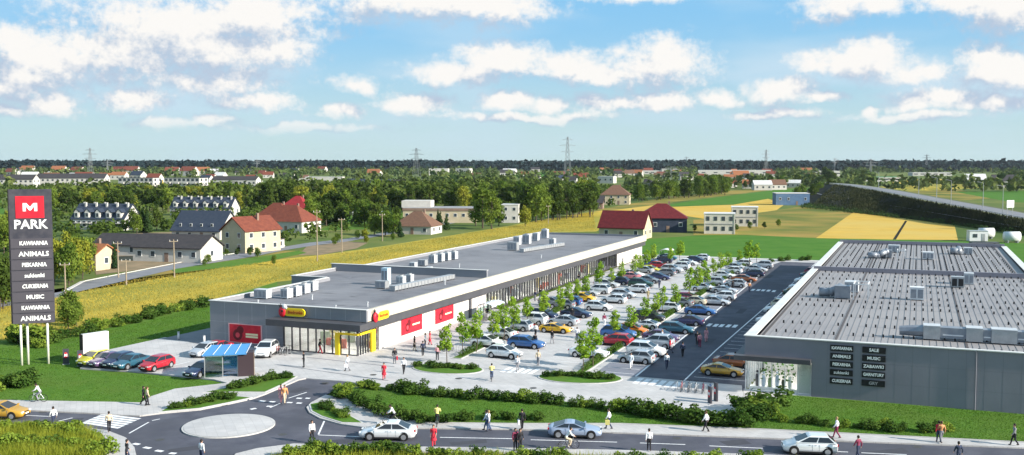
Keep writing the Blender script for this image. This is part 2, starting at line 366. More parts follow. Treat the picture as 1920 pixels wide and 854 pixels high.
def mixc(f,a,b,bt='MIX'):
    x=N.new('ShaderNodeMix'); x.data_type='RGBA'; x.blend_type=bt
    if hasattr(f,'is_linked'): LK(f,x.inputs['Factor'])
    else: x.inputs['Factor'].default_value=f
    for k,v in ((6,a),(7,b)):
        if isinstance(v,tuple): x.inputs[k].default_value=(*v,1)
        else: LK(v,x.inputs[k])
    return x.outputs[2]
ccol=mixc(shade,CLOUD_D,CLOUD_L)
blue=mixc(1.0,sky.outputs[0],SKYTINT,'MULTIPLY')
# pale air near the horizon
low=mixc(mr(el,0.0,0.16),SKYLOW,SKYHIGH)
base=mixc(SKYMIX,blue,low)
# thin veil between the heaps
n4=N.new('ShaderNodeTexNoise'); n4.noise_dimensions='2D'; n4.inputs['Scale'].default_value=5; n4.inputs['Detail'].default_value=3; LK(vm(nt,'MULTIPLY',cb.outputs[0],(1,4,1)),n4.inputs['Vector'])
veil=ma(nt,'MULTIPLY',mr(n4.outputs['Fac'],0.38,0.72),0.55)
lowb=ma(nt,'MULTIPLY',mr(el,0.03,0.06),mr(el,0.085,0.12,1.0,0.0))
veil=ma(nt,'MULTIPLY',veil,ma(nt,'MULTIPLY_ADD',lowb,0.7,0.75))
base=mixc(veil,base,VEIL)
LK(mixc(mask,base,ccol),bg.inputs['Color'])

# ================================================================ ground
def struct(name,mb,m,label=None,cat='ground',smooth=False):
    o=mb.build(name,m,None,smooth); return tag(o,label,cat,None,'structure')
def inset(pts,d):
    n=len(pts); a=sum(pts[i][0]*pts[(i+1)%n][1]-pts[(i+1)%n][0]*pts[i][1] for i in range(n)); sg=1 if a>0 else -1; out=[]
    for i in range(n):
        p0,p1,p2=Vector(pts[i-1]),Vector(pts[i]),Vector(pts[(i+1)%n]); e1=(p1-p0).normalized(); e2=(p2-p1).normalized()
        n1=Vector((-e1.y,e1.x))*sg; n2=Vector((-e2.y,e2.x))*sg; b=n1+n2
        b=b/max(0.35,b.length_squared/2) if b.length>1e-4 else n1
        out.append(tuple(p1+b*d))
    return out
def slab(name,px,z,m,label,cat,z0=-0.05): return struct(name,MB().prism(poly(px),z0,z),m,label,cat)
def bed(name,pts,z,label,kerb=0.16,m=None):
    o=struct('kerb',MB().prism(pts,-0.05,z),KERB,'pale concrete kerb round '+label,'kerb')
    return struct(name,MB().sheet(inset(pts,kerb),z+0.02),m or GRASS,label,'lawn'), o
# one ground sheet to the horizon, finer near the camera
mb=MB(); B=16000
struct('ground',mb.sheet([(-B,-B),(B,-B),(B,B),(-B,B)],-0.10),ROUGH,'rough green and brown open land reaching to the horizon','ground')
def field(name,px,z,m,label): return struct(name,MB().sheet(poly(px),z),m,label,'field')
field('meadow',[(-150,640),(-150,588),(100,556),(250,522),(480,491),(600,478),(720,461),(860,439),(960,422),(1060,404),(1112,397),(1150,394),(1185,398),(1118,434),(1040,436),(740,506),(520,528),(392,566),(250,604),(100,636)],-0.08,MEADOW,'long strip of dry yellow meadow behind the low retail hall')
field('verge',[(-150,588),(100,556),(250,522),(480,491),(600,478),(600,470),(530,470),(480,482),(330,504),(120,552),(-150,575)],-0.076,OLIVE,'olive grass verge between country road and meadow')
field('lawn',[(-150,660),(-150,640),(100,636),(250,604),(392,566),(520,528),(520,560),(395,650),(300,640),(200,660),(150,692),(0,752),(-150,748)],-0.06,GRASS,'mown lawn rising from the totem sign to the hedge')
field('field',[(1185,450),(1330,440),(1400,441),(1570,446),(1800,452),(2100,462),(2500,600),(1990,600),(1930,540),(1545,492),(1310,484),(1188,478)],-0.07,GRASSFAR,'fresh green field behind the car park')
field('field',[(1225,388),(1330,372),(1440,358),(1520,352),(1530,364),(1440,373),(1375,383.5),(1262,387.5)],-0.07,GRASSFAR,'narrow green field strip far behind red roofs')
field('corn_field',[(1112,397),(1180,388),(1225,385),(1262,388),(1375,384),(1440,373),(1470,384),(1455,395),(1415,400),(1330,412),(1280,404),(1185,400)],-0.066,GOLD,'yellow corn field behind the red roofed houses')
field('meadow',[(1415,400),(1500,388),(1602,397),(1530,446.5),(1400,440.5),(1300,441),(1300,412),(1340,411)],-0.062,OLIVE,'patchy olive and ochre meadow before the embankment')
field('corn_field',[(1602,397),(1700,410.5),(1790,423),(1796,450),(1660,449),(1530,446.5)],-0.058,GOLD,'golden ripe corn field below the embankment')
field('track',[(1697,414),(1701,414.5),(1680,449),(1674,449)],-0.05,BANK,'dark furrow crossing the golden corn field')
field('yard',[(560,478),(575,462),(640,452),(690,455),(668,466),(600,478)],-0.06,DIRT,'bare brown plot beside the country road')
field('yard',[(170,460),(240,438),(400,432),(400,470),(330,498),(180,515)],-0.055,DIRT,'bare yard round the long white barn')
field('green_strip',[(320,505),(480,482),(560,470),(575,474),(480,495),(330,512)],-0.05,GRASS,'green verge along country road')
# far fields seen as thin bands
for i,(px,m,l) in enumerate([([(640,405),(760,398),(735,428),(600,432)],GRASS,'garden lawn with trees behind the country road'),
    ([(1625,352),(1780,343),(1850,352),(1700,362)],MEADOW,'ochre field beyond the expressway'),
    ([(1690,360),(1795,355),(1860,372),(1770,378)],OLIVE,'pale green field beyond the expressway'),
    ([(1790,360),(1920,358),(2100,362),(2100,392),(1890,378)],GRASSFAR,'dull green field at right beyond expressway'),
    ([(1670,338),(1780,336),(1790,341),(1675,345)],GOLD,'orange stubble strip near the horizon'),
    ([(0,370),(20,430),(-80,440),(-80,372)],GRASSFAR,'bright meadow glimpsed left of the totem'),
    ([(940,326),(1040,323),(1050,331),(950,334)],GRASSFAR,'pale field far behind the tree belt'),
    ([(1110,395),(1240,372),(1330,361),(1450,352),(1450,356),(1330,370),(1225,385),(1150,394)],OLIVE,'olive field edge before the tree line')]):
    field('field',px,-0.075+0.002*i,m,l)
# country road behind the meadow
field('country_road',[(-150,592),(120,546),(150,530),(350,491),(480,470),(530,463),(580,455),(640,449),(760,430),(850,414),(860,417),(770,433),(650,453),(590,460),(535,469),(480,480),(330,504),(150,546),(120,556),(-150,600)],-0.04,ASPHG,'grey country road past the houses')
mb=MB()
ed=[(120,545.5),(150,529),(350,490),(480,469),(530,462)]; A=poly(ed)
for i in range(len(A)-1): mb.prism([A[i],A[i+1],(A[i+1][0]+0.3,A[i+1][1]+1.6),(A[i][0]+0.3,A[i][1]+1.6)],-0.08,0.1)
struct('pavement',mb,KERB,'pale footway along the far side of the country road','pavement')
# ---- the site: street, walks, plaza
ROADPX=[(-250,762),(0,769),(150,776),(262,782),(300,777),(375,770),(430,759),(475,749),(500,740),(530,727),(560,714),(575,711),(655,717),(630,730),(610,742),(583,757),(574,766),(580,776),(600,787),(640,798),(692,805),(800,805),(960,807),(1200,815),(1440,824),(1920,842),(2300,857),(2300,890),(1920,872),(1440,854),(1200,846),(960,841),(720,838),(620,834),(550,833),(480,842),(440,852),(425,862),(420,900),(300,900),(258,860),(252,840),(235,822),(200,808),(130,800),(0,795),(-250,790)]
struct('road',MB().sheet(poly(ROADPX),0.0),ASPH,'dark asphalt street with small roundabout','road')
slab('sidewalk',[(-250,749),(0,752),(225,756),(265,757),(284,745),(328,731),(425,720),(445,716),(500,706),(560,707),(575,711),(560,713.6),(530,726.6),(500,739.6),(475,748.6),(430,758.6),(375,769.6),(300,776.6),(262,781.6),(150,775.6),(0,768.6),(-250,761.6)],0.104,WALK,'pale paved footway north of left street arm','sidewalk')
slab('sidewalk',[(583,757),(610,742.5),(640,748),(700,766),(760,790),(800,795.5),(960,797.5),(1165,797.5),(1440,808.5),(1920,832.5),(2300,848.5),(2300,856.6),(1920,841.6),(1440,823.6),(1200,814.6),(960,806.6),(800,804.6),(692,804.6),(640,797.6),(600,786.6),(580,775.6),(574.5,766)],0.106,WALK,'pale paved footway along the street before the lawn','sidewalk')
slab('sidewalk',[(430,866),(442,853),(482,843),(552,834),(720,839),(960,842),(1200,847),(1440,855),(1920,873),(2300,891),(2300,900),(1920,883),(1440,864),(960,851),(720,849),(560,846),(505,856),(490,870)],0.102,WALK,'narrow paved footway on the near side of street','sidewalk')
slab('sidewalk',[(-250,791),(0,796),(130,801),(200,809),(236,823),(252,841),(257,862),(262,905),(195,905),(196,854),(190,830),(172,812),(100,806),(0,802.5),(-250,797)],0.108,WALK,'curved paved footway at near left corner','sidewalk')
PLZ=poly([(150,692),(206,657),(310,634),(345,640)])+[L(-82,100),L(-82,132),L(-58,140),L(-59,232),L(-15,233.5)]+poly([(1393.5,731),(1393.5,760),(1415,775),(1385,793),(1250,781),(1140,763),(1000,749),(830,739),(690,725),(655,717.3),(575,711.3),(560,706.6),(500,705.6),(445,715.5),(425,719.5),(400,713),(250,698)])
struct('plaza',MB().prism(PLZ,-0.05,0.10),PAVE,'light paved plaza and car park between the two halls','plaza')
struct('service_road',MB().sheet(poly([(303,637),(345,641),(385,650)])+[L(-80.2,99.6),L(-80.2,140),L(-86.8,140),L(-88,110)],0.115),ASPHG,'grey service road along left hall','road')
struct('parking_road',MB().sheet(poly([(1192,708),(1391,725)])+[L(-15.4,98),L(-15.4,231)]+poly([(1465,492),(1450,497)]),0.104),ASPH,'dark asphalt lane of car park beside right hall','road')
struct('parking_bays',MB().sheet(poly([(1190,709),(1450,497.3),(1405,497.3),(1340,545),(1115,702)]),0.108),BAY,'grey paved bays between long hedge and dark lane','paving')
# drainage channels crossing the plaza
mb=MB()
for a,b in (((520,686),(728,716)),((575,672),(740,690))):
    A,Bp=Vector(G(*a)),Vector(G(*b)); d=(Bp-A).normalized(); n=Vector((-d.y,d.x))*0.12
    mb.sheet([tuple(A+n),tuple(A-n),tuple(Bp-n),tuple(Bp+n)],0.105)
struct('drain_channel',mb,ASPHG,'dark drain channels crossing the plaza','drain')
# ---- painted markings
mk=MB()
def stripe(a,b,wd,z): 
    A,Bp=Vector(a),Vector(b); d=(Bp-A).normalized(); n=Vector((-d.y,d.x))*wd/2
    mk.sheet([tuple(A+n),tuple(A-n),tuple(Bp-n),tuple(Bp+n)],z)
Zr=0.006
def pl(a,b,wd=0.14,z=Zr): stripe(G(*a),G(*b),wd,z)
for i in range(6):
    f=i/5; pl((190-35*f,777.5+15*f),(262-38*f,786+17*f),0.42)
for a,b in (((597,816),(690,820)),((825,820.5),(960,823)),((995,825),(1157,829.5)),((1200,831),(1285,834)),((1330,836.5),(1430,841)),((1490,844),(1590,848)),((1615,849.5),(1700,853)),((1760,855),(1860,860)),((45,779),(95,781.5)),((110,790),(136,784)),((541,747),(575,736)),((506,765),(527,756)),((242,813),(279,792)),((285,789),(300,786)),((608,790),(597,815))): pl(a,b)
for a,b in (((250,832),(261,834)),((270,839),(282,841)),((292,845),(305,847)),((318,850),(330,851)),((486,752),(497,753)),((505,753.5),(516,754)),((538,755),(548,755.5)),((556,756),(566,756.5)),((556,747),(566,747.5)),((573,747),(581,747.5)),((500,762),(510,762.5)),((470,768),(480,766))): pl(a,b,0.4)
# lane edge lines of the car park and bay lines
def ln(a,b,n=1,wd=0.16): stripe(G(*a),G(*b),wd,0.116)
ln((1192,708),(1450,497),wd=0.22); ln((1283,716),(1341,660)); ln((1341,660),(1530,494.5))
for t in np.arange(99.5,224,2.5):
    stripe(L(-32.4-0.012*(t-98),t),L(-27.3-0.012*(t-98),t),0.11,0.116)
for t in np.arange(103,228,2.5): stripe(L(-21.2,t),L(-15.8,t),0.11,0.116)
for t in np.arange(103,215,2.5):
    stripe(L(-38.4-0.02*(t-98),t),L(-33.6-0.012*(t-98),t),0.10,0.108)
    stripe(L(-46.6-0.038*(t-98),t),L(-41.6-0.036*(t-98),t),0.10,0.108)
    stripe(L(-53.0-0.02*(t-98),t),L(-48.2-0.036*(t-98),t),0.10,0.108) if t<150 else None
for c in ((1330,611),(1342,612),(1353,612.5),(1366,613),(1378,613.5),(1412,545),(1422,545.5),(1431,546),(1441,546.5),(1451,547.5)):
    s,t=S(*G(*c)); stripe(L(s,t-1.2),L(s,t+1.2),0.55,0.114)
for i in range(6):
    s,t=S(*G(1197+14.5*i,716+1.6*i)); stripe(L(s,t-1.5),L(s,t+1.3),0.55,0.112)
for i in range(5):
    s,t=S(*G(950+13*i,695+0.8*i)); stripe(L(s,t-1.5),L(s,t+1.3),0.5,0.112)
for k in range(7):                                   # left lot
    a=G(262+26*k,694+2.3*k); stripe(a,(a[0]+2.4,a[1]+4.6),0.12,0.112)
struct('road_markings',mk,PAINT,'white painted lines, zebra bars and bay lines','markings')
# ---- roundabout
RC=(-24.1,84.3)
def ring(c,r,n=48): return [(c[0]+r*math.cos(2*math.pi*i/n),c[1]+r*math.sin(2*math.pi*i/n)) for i in range(n)]
struct('kerb',MB().prism(ring(RC,3.85),-0.05,0.1),KERB,'round kerb of the roundabout island','kerb')
ri=MB(); a=ring(RC,3.7); ri.add([(RC[0],RC[1],0.28)]+[(x,y,0.12) for x,y in a],[(0,1+i,1+(i+1)%48) for i in range(48)])
struct('roundabout_island',ri,PAVE,'round pale paved island in the roundabout','island',True)
# ---- lawns and planted beds
bed('lawn',poly([(620,738),(690,725.5),(830,739.5),(1000,749.5),(1140,763.5),(1250,781.5),(1385,793.5),(1420,771),(1464,742),(1920,778),(2300,806),(2300,848),(1920,832),(1440,808),(1165,797),(960,797),(800,795),(760,789.5),(700,765.5),(643,748)]),0.13,'mown lawn strip between street and halls',0.12)
bed('planting_bed',poly([(297,776),(318,764),(365,752),(410,743),(450,746),(474,748.5),(430,758),(375,769)]),0.15,'grass bed by the roundabout, planted with low shrubs')
bed('planting_bed',poly([(379,739),(424,730),(500,708),(545,706.5),(558,708.5),(530,724),(498,738.5),(440,738)]),0.15,'grass bed beside the bus shelter walk')
bed('planting_bed',poly([(579,761),(600,756.5),(640,772),(684,797),(640,796),(602,784),(583,774)]),0.15,'teardrop grass bed on the street corner')
for c,lb in (((840,694,67,10),'oval planted bed before the shop windows'),((1088,711,80,11),'oval planted bed before the long hedge')):
    bed('planting_bed',[G(c[0]+c[2]*math.cos(2*math.pi*i/28),c[1]+c[3]*math.sin(2*math.pi*i/28)+2.2*math.cos(2*math.pi*i/28)) for i in range(28)],0.16,lb)
bed('planting_bed',[L(-47.6,102.5),L(-48.9,102.5),L(-53.4,222),L(-52.2,222)],0.16,'narrow bed under hedge between the bay rows')
bed('planting_bed',[L(-32.2,100.5),L(-33.4,100.5),L(-34.7,218),L(-33.6,218)],0.16,'narrow bed under the long hedge beside the lane')
slab('path',[(1394,731),(1462,734.5),(1920,770.5),(2300,800),(2300,805.6),(1920,777.6),(1464,741.6),(1420,770),(1394,760)],0.112,WALK,'narrow pale path along foot of the right hall','path')
field('roadside',[(-250,797),(0,802.5),(100,806),(172,812),(190,830),(196,854),(195,910),(-250,910)],0.02,GRASS,'grass corner under near left bushes')
field('roadside',[(490,870),(505,857),(560,847),(720,850),(960,852),(1440,865),(1920,884),(2300,901),(2300,960),(480,960)],0.02,GRASS,'near side grass verge below the street')
struct('pavement',MB().prism([L(-60,233),L(-20,233.5),L(-15,233.5),L(-15,236.5),L(-62,236)],-0.05,0.12),KERB,'pale path closing the car park at its far end','path')
# ---- expressway embankment
crest=[((2300,452),1.6),((1920,414),3.6),((1810,393),5.4),((1700,371.5),6.9),((1640,359),7.5),((1600,352),8.0),((1565,346.5),7.6),((1538,344),5.0)]
toe=[(2300,490),(1920,441),(1790,421),(1700,409.5),(1640,403.5),(1600,398.5),(1520,388),(1480,374)]
C3=[(*G(p[0],p[1],z),z) for p,z in crest]; T3=[(*G(*p),-0.1) for p in toe]
def strip(a,b): 
    mb=MB(); n=len(a); return mb.add(list(a)+list(b),[(i,i+1,n+i+1,n+i) for i in range(n-1)])
# intermediate bench so that the slope is not a single plane
M3=[tuple(Vector(c)*0.45+Vector(t)*0.55+Vector((0,0,0.35))) for c,t in zip(C3,T3)]
emb=MB(); n=len(C3); emb.add(C3+M3+T3,[(i,i+1,n+i+1,n+i) for i in range(n-1)]+[(n+i,n+i+1,2*n+i+1,2*n+i) for i in range(n-1)])
E3=[(x+17,y+3,z) for x,y,z in C3]; Q3=[(x+44,y+5,-0.1) for x,y,z in C3]
emb.add(E3+Q3,[(n+i,n+i+1,i+1,i) for i in range(n-1)])
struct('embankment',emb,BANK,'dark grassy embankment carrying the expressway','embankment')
VERGE=mat('verge_grass',(0.06,0.085,0.025),0.95,(0.11,0.115,0.04),0.4,6)
struct('verge',strip([(x,y,z+0.004) for x,y,z in E3],[(x,y,z+0.004) for x,y,z in C3]),VERGE,'grass verge of the expressway','verge')
struct('expressway',strip([(x+14,y+2.5,z+0.02) for x,y,z in C3],[(x+3,y+.5,z+0.02) for x,y,z in C3]),ASPHG,'grey expressway on top of the embankment','road')
gr=empty('guard_rail',(C3[3][0],C3[3][1],C3[3][2]),0,'long steel guard rail along the near edge of the expressway','guard rail')
rail=MB(); gp=MB(); O=Vector(C3[3])
for i in range(n-1):
    a,b=Vector(C3[i])-O,Vector(C3[i+1])-O; sft=Vector((0.8,0.3,0))
    rail.tube(a+sft+Vector((0,0,0.75)),b+sft+Vector((0,0,0.75)),0.17,n=4)
    k=max(1,int((b-a).length/8))
    for j in range(k): 
        p=a+(b-a)*(j/k)+sft; gp.box((p.x,p.y,p.z+0.38),(0.15,0.15,0.76))
rail.build('rail',GALV,gr); o=gp.build('post',GALV,gr); o['kind']='stuff'
mid=MB()
for i in range(n-1):
    a,b=Vector(M3[i]),Vector(M3[i+1]); mid.prism([(a.x,a.y),(b.x,b.y),(b.x+1.0,b.y+0.3),(a.x+1.0,a.y+0.3)],0,0)
ms=[(x-0.9,y,z+0.02) for x,y,z in M3]; mt=[(x+0.6,y+0.2,z+0.05) for x,y,z in M3]
struct('ditch_path',strip(mt,ms),ASPHG,'pale service path halfway up the embankment','path')

# wear on the street: repairs, manhole covers, gullies
PATCH=mat('asphalt_repair',(0.045,0.046,0.058),0.9,(0.055,0.056,0.068),1.0,5); IRON=mat('cast_iron',(0.06,0.058,0.056),0.6)
pr=random.Random(21)
for px,py,l,wd,a in ((350,842,2.6,1.1,.5),(640,828,4.5,1.2,.26),(880,830,3.0,.9,.26),(1120,812,5.5,1.0,.3),(1380,830,2.2,1.4,.3),(1660,848,4.0,1.1,.3),(120,789,3.2,1.0,.3),(560,732,2.2,1.2,1.1),(1330,640,3.0,1.2,1.19),(1390,585,5.0,1.0,1.19),(1440,520,6.0,1.4,1.19)):
    x,y=G(px,py); ca,sa=math.cos(a),math.sin(a); u=py<720
    q=[(x+ca*i*l/2-sa*j*wd/2,y+sa*i*l/2+ca*j*wd/2) for i,j in ((-1,-1),(.9,-1.1),(1,1),(-1.05,.95))]
    struct('asphalt_patch',MB().sheet(q,.108 if u else .004),PATCH,'darker repaired asphalt patch','road patch')
for px,py in ((420,760),(300,825),(530,815),(780,833),(1050,834),(1270,822),(1500,842),(1720,838),(80,773),(1300,655),(1410,560),(610,720),(700,705),(860,712),(1000,730)):
    x,y=G(px,py); z=.004 if py>735 else .112
    struct('manhole_cover',MB().sheet(ring((x,y),.36,14),z+.003),IRON,'round iron manhole cover','manhole cover')

# ================================================================ left retail hall
def LQ(s0,s1,t0,t1): return [L(s0,t0),L(s1,t0),L(s1,t1),L(s0,t1)]
RZ=-TH          # rotation that carries +x onto the site's s axis
def bx(mb,s0,s1,t0,t1,z0,z1,m=0): return mb.prism(LQ(s0,s1,t0,t1),z0,z1,m,True,True)
Z0=0.10
hall=empty('retail_hall',(*L(-59,99.6),Z0),0,'long low grey retail hall with cream fascia and glazed shop fronts, left of car park','shop building')
def part(name,mb,m,par,label=None,smooth=False):
    """mesh given in world metres, stored relative to its thing"""
    p=par; off=Vector((0,0,0)); 
    while p is not None: off+=p.location; p=p.parent
    mb.v=[(v[0]-off.x,v[1]-off.y,v[2]-off.z) for v in mb.v]
    o=mb.build(name,m,par,smooth)
    if label: o['label']=label
    return o
HT=5.45; SR=-59.2; TF=99.6; TB=227; TM=126; TW=138
w_=MB()
bx(w_,-80.2,-69.6,TF,TF+0.35,Z0,HT)            # front wall left of the glazing
bx(w_,-69.6,SR+1.0,TF-0.001,TF+0.35,4.1,HT)    # front upper band over the entrance
bx(w_,-80.2,-79.9,TF+0.35,TM,Z0,HT)            # left flank
bx(w_,-86.4,-79.9,TM,TM+0.35,Z0,HT)            # step in the plan
bx(w_,-86.4,-86.1,TM+0.35,TW,Z0,HT)
bx(w_,-84.5,-84.2,TW+0.3,TB,Z0,HT)
bx(w_,-84.5,SR,TB,TB+0.3,Z0,HT)
part('wall',w_,GREY,hall)
w_=MB(); bx(w_,SR-0.3,SR,104.2,136.2,Z0,3.1); bx(w_,SR-0.3,SR,206.5,TB,Z0,3.1); part('side_wall',w_,WHITE,hall,'white rendered side wall')
w_=MB(); bx(w_,-86.9,SR-0.6,TW-0.15,TW+0.3,4.6,6.15); part('fire_wall',w_,GREY,hall,'grey upstand wall across the roof')
r=MB(); r.sheet(LQ(-79.9,SR+0.5,TF+0.35,TM+0.2),5.0); r.sheet(LQ(-86.1,SR+0.5,TM+0.2,TW-0.1),5.004); r.sheet(LQ(-84.2,SR+0.5,TW,TB),5.008)
part('roof',r,MEMB,hall)
ms_=MB(); rq=random.Random(9)
for t in np.arange(TF+1.4,TB-.5,2.1):
    a=-79.7 if t<TM else (-85.9 if t<TW-.4 else -84.0); ms_.sheet(LQ(a,SR+.45,t,t+.07),5.014)
for k in range(46):
    t=rq.uniform(TF+2,TB-4); a=-79 if t<TM else -83.5; s=rq.uniform(a,SR-2.5); ms_.sheet(LQ(s,s+rq.uniform(.5,3.5),t,t+rq.uniform(.25,1.0)),5.02+.0005*k)
part('membrane_seam',ms_,mat('membrane_patch',(0.135,0.135,0.15),0.75,(0.22,0.22,0.235),0.7,5),hall)
f=MB(); bx(f,SR+0.55,SR+1.0,TF+0.36,TB+0.3,4.12,HT+0.02); part('fascia',f,CREAM,hall,'cream metal fascia along the roof edge')
c=MB()
bx(c,-80.35,SR+1.1,TF-0.12,TF+0.42,HT+0.021,HT+0.09); bx(c,-80.35,-79.8,TF+0.45,TM-0.1,HT+0.02,HT+0.08)
bx(c,-86.5,-80.4,TM-0.1,TM+0.42,HT+0.01,HT+0.08); bx(c,-86.5,-86.0,TM+0.45,TW-0.2,HT+0.02,HT+0.08); bx(c,-84.6,-84.1,TW+0.35,TB+0.3,HT+0.02,HT+0.08)
bx(c,-87.0,SR-0.5,TW-0.25,TW+0.4,6.151,6.2)
part('coping',c,COPING,hall)
c=MB(); bx(c,SR-0.28,SR+0.8,104.0,TB+0.2,3.12,4.1); part('canopy',c,DARK,hall,'anthracite canopy band along shop fronts')
c=MB(); bx(c,-70.6,SR+1.3,TF-2.0,TF-0.02,3.3,4.05); bx(c,SR+0.3,SR+1.3,TF,103.95,3.31,4.06); part('entrance_canopy',c,DARK,hall,'anthracite canopy over the corner entrance')
# glazing with mullions
g=MB(); g.prism(LQ(-69.4,SR-0.35,TF+0.10,TF+0.14),Z0+0.1,3.3); part('shop_window',g,GLASS,hall,'entrance front glazing')
g=MB(); g.prism(LQ(SR-0.34,SR-0.30,TF+0.2,104.1),Z0+0.1,3.3); part('shop_window',g,GLASS,hall,'entrance side glazing')
g=MB(); g.prism(LQ(SR-0.3,SR-0.26,136.3,206.4),Z0+0.1,3.1); part('shop_window',g,GLASS,hall,'long side glazing')
m_=MB()
for i in range(10):
    s=-69.5+i*(10.0/9); bx(m_,s-0.05,s+0.05,TF+0.0,TF+0.2,Z0,3.3)
bx(m_,-69.5,SR-0.3,TF+0.0,TF+0.2,3.1,3.3,0); bx(m_,-69.5,SR-0.3,TF+0.0,TF+0.2,Z0,Z0+0.1,0)
for t in np.arange(TF+0.2,104.2,0.57): bx(m_,SR-0.4,SR-0.22,t,t+0.09,Z0,3.3)
part('mullion',m_,DARK,hall)
m_=MB(); t=136.3; k=0
while t<206.5:
    bx(m_,SR-0.36,SR-0.18,t,t+(0.5 if k%6==0 else 0.14),Z0,3.1); t+=1.17; k+=1
bx(m_,SR-0.36,SR-0.18,136.3,206.4,Z0,Z0+0.2)
part('mullion',m_,DARK,hall)
for t in (130.0,): c=MB(); bx(c,SR-0.1,SR+0.12,t,t+0.8,Z0,3.1); part('pilaster',c,DARK,hall)
# yellow entrance portals
p=MB(); s0,s1=-62.3,-60.2; ty=TF-0.25
bx(p,s0,s0+0.55,ty,TF-0.02,Z0,2.5); bx(p,s0,SR-0.05,ty+0.003,TF-0.025,2.5,2.75)
bx(p,SR-0.2,SR+0.05,TF+0.1,103.3,2.5,2.75); bx(p,SR-0.2,SR+0.05,102.4,103.3,Z0,2.5)
part('portal',p,YEL,hall,'yellow frame round the corner entrance')
# shop inside
i_=MB(); i_.sheet(LQ(-69.5,SR-0.4,TF+0.2,116),Z0+0.02); i_.sheet(LQ(-66,SR-0.4,136,206.5),Z0+0.02); part('shop_floor',i_,INFLOOR,hall)
i_=MB(); bx(i_,-69.6,SR-0.4,116,116.2,Z0,3.6); bx(i_,-69.8,-69.6,TF+0.4,116,Z0,3.6); bx(i_,-66.2,-66,136.2,206.6,Z0,3.4)
bx(i_,-69.6,SR-0.35,TF+0.36,116,3.5,3.6); bx(i_,-66,SR-0.35,136.3,206.4,3.3,3.4)
for t in range(146,206,12): bx(i_,-66,SR-0.8,t,t+0.15,Z0,3.3)
part('inner_wall',i_,INWALL,hall)
lm=MB()
for s in (-68,-65.5,-63,-60.8):
    for t in (101.5,104.5,108,112): bx(lm,s-0.6,s+0.6,t-0.15,t+0.15,3.42,3.49)
for t in np.arange(138,206,4.0): bx(lm,-63.5,-60.5,t-0.12,t+0.12,3.22,3.29)
part('ceiling_lamp',lm,LAMP,hall)
SHELFM=[mat('goods_%d'%i,c,0.6) for i,c in enumerate([(0.75,0.73,0.7),(0.45,0.12,0.08),(0.2,0.22,0.25),(0.7,0.6,0.3),(0.3,0.35,0.25)])]
sh=MB()
for k in range(26):
    s=rnd.uniform(-69,-60.5); t=rnd.uniform(102.5,114); bx(sh,s,s+rnd.uniform(0.5,1.6),t,t+0.5,Z0+0.02,rnd.uniform(0.7,1.6),rnd.randrange(5))
for k in range(70):
    t=rnd.uniform(137,204); s=rnd.uniform(-65.5,-61); bx(sh,s,s+0.7,t,t+rnd.uniform(0.5,1.2),Z0+0.02,rnd.uniform(0.7,1.9),rnd.randrange(5))
part('shop_shelf',sh,SHELFM,hall)
# roof ribs and small vents stand on the membrane
vt=MB()
for s,t in ((-74.5,101.5),(-63.3,101.2),(-61.2,105),(-71,108),(-66,120),(-62,128),(-64,142),(-70,150),(-63,170)):
    p=L(s,t); vt.tube((*p,5.0),(*p,5.55),0.08,n=8); vt.tube((*p,5.55),(*p,5.62),0.15,n=8)
part('roof_vent',vt,GALVB,hall)
# shop signs: red round badge with pale tuft beside a yellow lozenge
def lozenge(mb,cx,cz,wd,ht,y0,y1,m=0,n=10):
    pts=[]; r=ht/2; hw=wd/2-r
    for i in range(n+1): a=-math.pi/2+math.pi*i/n; pts.append((cx+hw+r*math.cos(a),cz+r*math.sin(a)))
    for i in range(n+1): a=math.pi/2+math.pi*i/n; pts.append((cx-hw+r*math.cos(a),cz+r*math.sin(a)))
    k=len(pts); vs=[(x,y0,z) for x,z in pts]+[(x,y1,z) for x,z in pts]
    mb.add(vs,[tuple(range(k)),tuple(range(2*k-1,k-1,-1))]+[(i,i+k,(i+1)%k+k,(i+1)%k) for i in range(k)],m)
def sign(loc,rz,label,txt=True):
    e=empty('shop_sign',loc,rz,label,'shop sign','shop signs of the corner shop')
    mb=MB(); lozenge(mb,0.55,0,2.9,0.95,-0.16,0); mb.build('sign_board',YEL,e)
    mb=MB(); lozenge(mb,0.55,0,2.5,0.6,-0.165,-0.161); mb.build('sign_face',mat('sign_amber',(0.8,0.42,0.02),0.5),e)
    text('lettering','Biedronka',0.5,REDL,e,(0.68,-0.18,0),(math.pi/2,0,0),0.008,0.012)
    mb=MB(); mb.ball((-1.15,-0.12,-0.02),0.62,12,8,0,(0.85,0.35,1)); mb.disc((-1.32,-0.35,0.1),0.12); b=mb.build('emblem',REDP,e,True)
    mb=MB(); mb.ball((-0.85,-0.14,0.62),0.33,8,6,0,(1,0.5,1)); mb.ball((-0.62,-0.14,0.5),0.2,8,6,0,(1,0.5,1)); mb.build('emblem_tuft',WHITEM,e,True)
    mb=MB(); mb.ball((-1.02,-0.33,0.12),0.16,8,6,0,(1,0.4,1)); mb.tube((-1.45,-0.1,0.45),(-1.62,-0.1,0.85),0.05); mb.tube((-1.3,-0.1,0.5),(-1.38,-0.1,0.95),0.05); mb.build('emblem_face',BLACK,e,True)
    return e
sign((*L(-68.3,TF-0.18),4.75),RZ,'yellow shop sign with red round emblem on grey front wall over the entrance')
sign((*L(SR+1.2,102.3),4.5),RZ+math.pi/2,'yellow shop sign with red round emblem on cream fascia at the corner')
